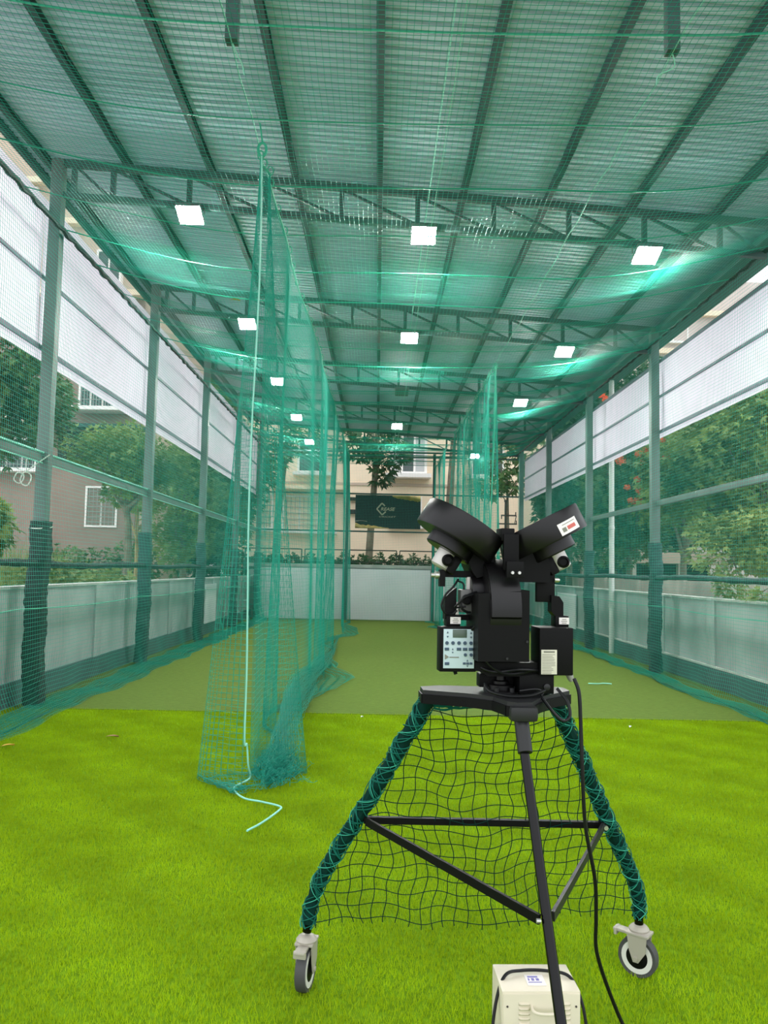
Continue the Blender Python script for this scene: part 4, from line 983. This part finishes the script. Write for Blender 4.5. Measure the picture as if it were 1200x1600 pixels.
tree('tall_tree', 'tall dark tree at the back right, above the low shed', (11.5, 34, 0), [(11.5, 34, 4), (11.4, 34, 7)], blobset((11.0, 34, 6.2), (4.4, 2.5, 4.6), 18, 16), 'leafD', .36, 16, per=230, trad=.25)
tree('tall_tree', 'tall mid green tree far right behind the dense tree', (15.0, 27, 0), [(15, 27, 3), (14.8, 27, 6)], blobset((14.6, 27, 6.0), (2.9, 2.4, 4.5), 14, 17), 'leafB', .32, 17, per=230, trad=.25)
tree('tall_tree', 'tall leafy tree above the far right shade, beside the beige block', (9.4, 40, 0), [(9.4, 40, 5), (9.4, 40, 8)], blobset((9.4, 40, 8.8), (2.6, 2.0, 3.6), 12, 18), 'leafB', .36, 18, per=230, trad=.2)
rg = np.random.default_rng(77)
FL = [(6.54, 21.3, 4.58), (7.03, 21.3, 4.79), (7.24, 21.3, 4.88), (7.10, 21.3, 4.54), (6.99, 21.3, 4.09), (6.72, 21.3, 3.87), (7.06, 21.3, 3.76), (6.80, 21.3, 3.51), (6.92, 21.3, 3.49), (7.06, 21.3, 3.51), (7.82, 21.3, 4.70), (7.70, 21.3, 5.17), (7.61, 27.0, 7.71), (7.77, 27.0, 7.56)]
for k, (x, y, z) in enumerate(FL):
    b = MB(); nq = 46; d = rg.normal(size=(nq, 3)); d /= np.linalg.norm(d, axis=1)[:, None]; c = np.array((x, y, z)); rad = np.array((.085, .08, .075)) * (1.6 if k in (0, 10) else 1.0 + .3 * rg.random()) * (1 if k < 12 else 1.4)
    for q in d:
        s_ = np.cross(q, rg.normal(size=3)); s_ /= np.linalg.norm(s_); t_ = np.cross(q, s_); p = c + q * rad * (.5 + .5 * rg.random()); e_ = .04 if k < 12 else .055
        b.add([p - s_ * e_, p - t_ * e_ * .6, p + s_ * e_ + q * .03, p + t_ * e_ * .6], [[0, 1, 2, 3]])
    b.build('flower_cluster', M['flower'], ft, smooth=False)
tree('creeper', 'yellow green creeper spilling over the right wall top', (5.2, 10.2, 0), [(5.0, 10.2, .9), (4.85, 10.2, 1.25)], [((4.80, 9.9, 1.24), (.16, .45, .14)), ((4.85, 10.9, 1.38), (.16, .35, .16)), ((4.72, 9.2, 1.2), (.12, .3, .1))], 'leafC', .10, 21, per=2600, trad=.015, group='shrubs beyond the walls', cat='creeper')
# behind the far end
tree('slim_tree', 'slim tree with bare trunk and drooping leaves behind the dark banner', (-.30, 26.5, 0), [(-.27, 26.5, 2.2), (-.12, 26.5, 5.0), (-.06, 26.5, 7.2)], [((-.75, 26.4, 5.5), (.62, .5, .42)), ((.35, 26.4, 5.4), (.70, .5, .5)), ((-.2, 26.4, 6.1), (.9, .6, .5)), ((.15, 26.3, 4.75), (.35, .3, .4)), ((.3, 26.3, 6.9), (.8, .6, .4))], 'leafD', .26, 22, per=330, trad=.145)
tree('slim_tree', 'slim tree with a crooked trunk seen through the left divider net', (-3.45, 26.5, 0), [(-3.4, 26.5, 2.2), (-3.2, 26.5, 4.6), (-3.1, 26.5, 6)], [((-3.6, 26.3, 5.4), (.7, .5, .7)), ((-2.7, 26.3, 5.9), (.7, .5, .5)), ((-3.9, 26.3, 4.6), (.5, .4, .6))], 'leafB', .26, 23, per=330, trad=.11)
tree('slim_tree', 'slim pale trunk seen right of the banner through the gathered net', (2.35, 26.8, 0), [(2.4, 26.8, 3.5), (2.55, 26.8, 6.6)], [((2.7, 26.6, 7.1), (.8, .6, .5))], 'leafB', .26, 24, per=300, trad=.17)
tree('slim_tree', 'small tree in front of the beige building beside the far right post', (4.6, 28, 0), [(4.6, 28, 2.6), (4.55, 28, 5.0)], [((4.3, 27.8, 5.4), (.75, .5, .55)), ((4.9, 27.8, 4.7), (.8, .5, .4)), ((3.9, 27.8, 4.45), (.55, .4, .3)), ((5.3, 27.8, 5.8), (.8, .5, .5))], 'leafB', .24, 25, per=380, trad=.07)
tree('hedge', 'dark clipped hedge behind the far wall', (.4, 25.6, 0), [(.4, 25.6, .5), (.4, 25.6, 1.0)], [((x, 25.6, 1.35), (.5, .35, .62)) for x in np.arange(-4.4, 5.6, .55)], 'leafD', .13, 26, per=2200, trad=.03, group='shrubs beyond the walls', cat='hedge')
# iron fence on the far boundary
fe = root('iron_fence', (.4, 24.12, 1.65), 'thin dark iron fence of framed panels on top of the far wall', 'fence')
for x0, x1 in ((-4.0, -2.3), (-2.2, -.92), (-.86, .58), (.68, 2.2), (2.3, 4.2)):
    b = MB()
    b.beam((x0, 24.12, 2.09), (x1, 24.12, 2.09), .03, .035); b.beam((x0, 24.12, 1.62), (x0, 24.12, 2.09), .03, .03, (0, 1, 0)); b.beam((x1, 24.12, 1.62), (x1, 24.12, 2.09), .03, .03, (0, 1, 0)); b.beam((x0, 24.12, 1.72), (x1, 24.12, 1.72), .02, .02); b.build('panel_frame', M['iron'], fe)
b = MB(); b.box((.63, 24.12, 1.94), (.14, .02, .04)); b.build('latch', M['iron'], fe)
po = root('iron_pole', (4.25, 26.4, 0), 'dark iron pole with two cross bars behind the machine', 'pole')
b = MB(); b.tube([(4.25, 26.4, 0), (4.25, 26.4, 3.86)], .035, 8); b.lathe((4.25, 26.4, 3.88), (0, 0, 1), [(.02, -.05), (.05, -.02), (.05, .03), (.02, .05)], 10); b.build('shaft', M['iron'], po)
for z, x0, x1 in ((3.40, -.15, .36), (3.12, -.28, .38)):
    b = MB(); b.box((4.25 + (x0 + x1) / 2, 26.4, z), (x1 - x0, .05, .045)); b.box((4.25 + x1 - .02, 26.4, z + .06), (.03, .03, .12)); b.box((4.25 + x0 + .02, 26.4, z - .06), (.03, .03, .12)); b.build('cross_bar', M['iron'], po)
b = MB(); b.tube([(4.25 + .36, 26.4, 3.40), (4.25 + .30, 26.4, 3.12)], .014, 5); b.tube([(4.25 - .27, 26.4, 3.1), (4.25 - .27, 26.4, 2.7)], .014, 5); b.build('stay', M['iron'], po)

# ------------------------------------------------------------------ buildings beyond
def window(bd, x0, x1, z0, z1, y, lights=2, sill=0.0, box_=0.0, bars=0, pane='glass', fr_=.07):
    b = MB(); yf = y - .03 - box_
    for (a0, a1, c0, c1) in ((x0, x1, z0, z0 + fr_), (x0, x1, z1 - fr_, z1), (x0, x0 + fr_, z0 + fr_, z1 - fr_), (x1 - fr_, x1, z0 + fr_, z1 - fr_)):
        b.box(((a0 + a1) / 2, (yf + y) / 2 + .02, (c0 + c1) / 2), (a1 - a0, y - yf + .08, c1 - c0))
    for k in range(1, lights):
        x = x0 + (x1 - x0) * k / lights; b.box((x, yf + .03, (z0 + z1) / 2), (fr_ * .8, .06, z1 - z0 - 2 * fr_))
    if sill: b.box(((x0 + x1) / 2, yf - .05, z0 - sill / 2), (x1 - x0 + .3, y - yf + .35, sill))
    wn = b.build('window', M['winwhite'], bd)
    for k in range(lights):
        a0 = x0 + (x1 - x0) * k / lights; a1 = x0 + (x1 - x0) * (k + 1) / lights
        b = MB(); b.box(((a0 + a1) / 2, yf + .05, (z0 + z1) / 2), (a1 - a0 - .02, .02, z1 - z0 - .02)); b.build('pane', M[pane if not (pane == 'mix') else ('curtain' if k % 2 == 0 else 'glass')], wn)
    if bars:
        b = MB()
        for k in range(1, bars): b.box(((x0 + x1) / 2, yf - .01, z0 + (z1 - z0) * k / bars), (x1 - x0 - .05, .015, .02))
        for k in range(1, 4 * lights): b.box((x0 + (x1 - x0) * k / (4 * lights), yf - .01, (z0 + z1) / 2), (.015, .015, z1 - z0 - .05))
        b.build('grille', M['grille'], wn)
bb = root('apartment_building', (.6, 33, 0), 'beige apartment block behind the far end of the lanes', 'building')
b = MB(); b.box((.6, 34, 8), (12.4, 6, 16)); b.build('wall', M['beige'], bb)
for z in (4.85, 7.6, 10.5):
    b = MB(); b.box((.6, 30.98, z), (12.5, .05, .10)); b.build('band', M['tan'], bb)
window(bb, .40, 1.86, 5.25, 6.85, 31, 3, .16, .25, pane='mix', fr_=.10)
window(bb, .55, 1.70, 3.22, 4.40, 31, 2, .08)
window(bb, -3.75, -1.75, 2.95, 4.35, 31, 3, .08, 0, 6)
window(bb, -3.2, -2.0, 5.25, 6.6, 31, 2, .12, .1)
window(bb, 3.6, 4.9, 5.25, 6.6, 31, 2, .12, .1)
window(bb, -5.1, -4.1, 3.0, 4.4, 31, 2, .08, 0, 6)
b = MB(); b.box((-2.7, 30.8, 4.62), (2.9, .6, .10)); b.build('sun_shade', M['beige'], bb)
b = MB(); b.box((-.95, 30.92, 3.75), (.35, .2, .16)); b.box((-.95, 30.92, 4.25), (.35, .2, .12)); b.build('bracket_shelf', M['dark'], bb)
hb_ = root('brown_house', (-18, 34, 0), 'tall brown tiled house with white framed windows beyond the left wall', 'building')
b = MB(); b.box((-20.3, 34, 5.9), (22.2, 8, 11.8)); b.build('wall', M['brown'], hb_)
b = MB(); b.box((-19.9, 34, 15.4), (21.4, 8.2, 7.2)); b.build('upper_wall', M['tan'], hb_)
b = MB(); b.box((-8.9, 34, 6), (.7, 7.6, 12)); b.build('side_wing', M['tan'], hb_)
for z in (11.85, 14.6, 16.2, 18.9):
    b = MB(); b.box((-19.9, 29.8, z), (21.6, .5, .22)); b.build('band', M['beige'], hb_)
b = MB(); b.box((-10.7, 29.75, 6.66), (3.6, .9, .14)); b.build('ledge', M['purlin'], hb_)
b = MB(); b.box((-10.6, 29.97, 5.9), (3.2, .06, 1.25)); b.build('recess_shade', M['dark'], hb_)  # flat dark panel, painted as the shade of a hollow below the ledge
window(hb_, -11.35, -9.55, 7.35, 9.0, 30, 4, .14, .45, 5)
window(hb_, -11.08, -9.86, 2.9, 4.45, 30, 2, 0, 0, 8)
window(hb_, -10.95, -10.0, 12.1, 13.5, 30, 2, .1, .35)
window(hb_, -14.9, -13.4, 14.9, 16.0, 30, 2, .1, .2)
window(hb_, -16.5, -14.4, 7.3, 8.8, 30, 3, .12, .3)
window(hb_, -14.6, -12.9, 5.0, 6.2, 30, 3, .1, .2, 6)
b = MB(); b.box((-14.4, 29.6, 6.95), (3.2, 1.0, .8)); b.build('balcony', M['tan'], hb_)
b = MB(); b.tube([(-8.62, 29.9, 0), (-8.62, 29.9, 8)], .06, 8); b.build('drainpipe', M['dark'], hb_)
pk = root('far_building', (18, 38, 0), 'pale pinkish building glimpsed between the right shade and the roof', 'building')
b = MB(); b.box((18, 40, 8), (14, 4, 16)); b.build('wall', M['pink'], pk)
for z in (10.5, 12.4, 14.3):
    b = MB(); b.box((18, 37.9, z), (14.2, .4, .25)); b.build('band', M['beige'], pk)
window(pk, 13.5, 15, 11.0, 12.1, 38, 2, .1); window(pk, 16.5, 18, 11.0, 12.1, 38, 2, .1); window(pk, 13.5, 15, 12.9, 14.0, 38, 2, .1)
lw = root('low_shed', (9, 29, 0), 'low beige flat roofed outbuilding beneath the trees on the right', 'building')
b = MB(); b.box((8.8, 29.2, 2.12), (7.6, 3.0, .38), .02); b.build('roof_slab', M['tan'], lw)
b = MB(); b.box((8.8, 30.0, .97), (7.0, 1.2, 1.94)); b.build('wall', M['dark'], lw)  # wall coloured dark to stand for the shade under the slab
for x in (5.6, 7.3, 9.0, 10.7, 12.2):
    b = MB(); b.box((x, 28.0, .97), (.22, .22, 1.94)); b.build('pillar', M['oldwall'], lw)
b = MB(); b.prism([(5.3, 2.31), (9.5, 2.31), (8.3, 2.95), (6.3, 2.95)], 28.2, 30.3); b.build('pitched_roof', M['tan'], lw)
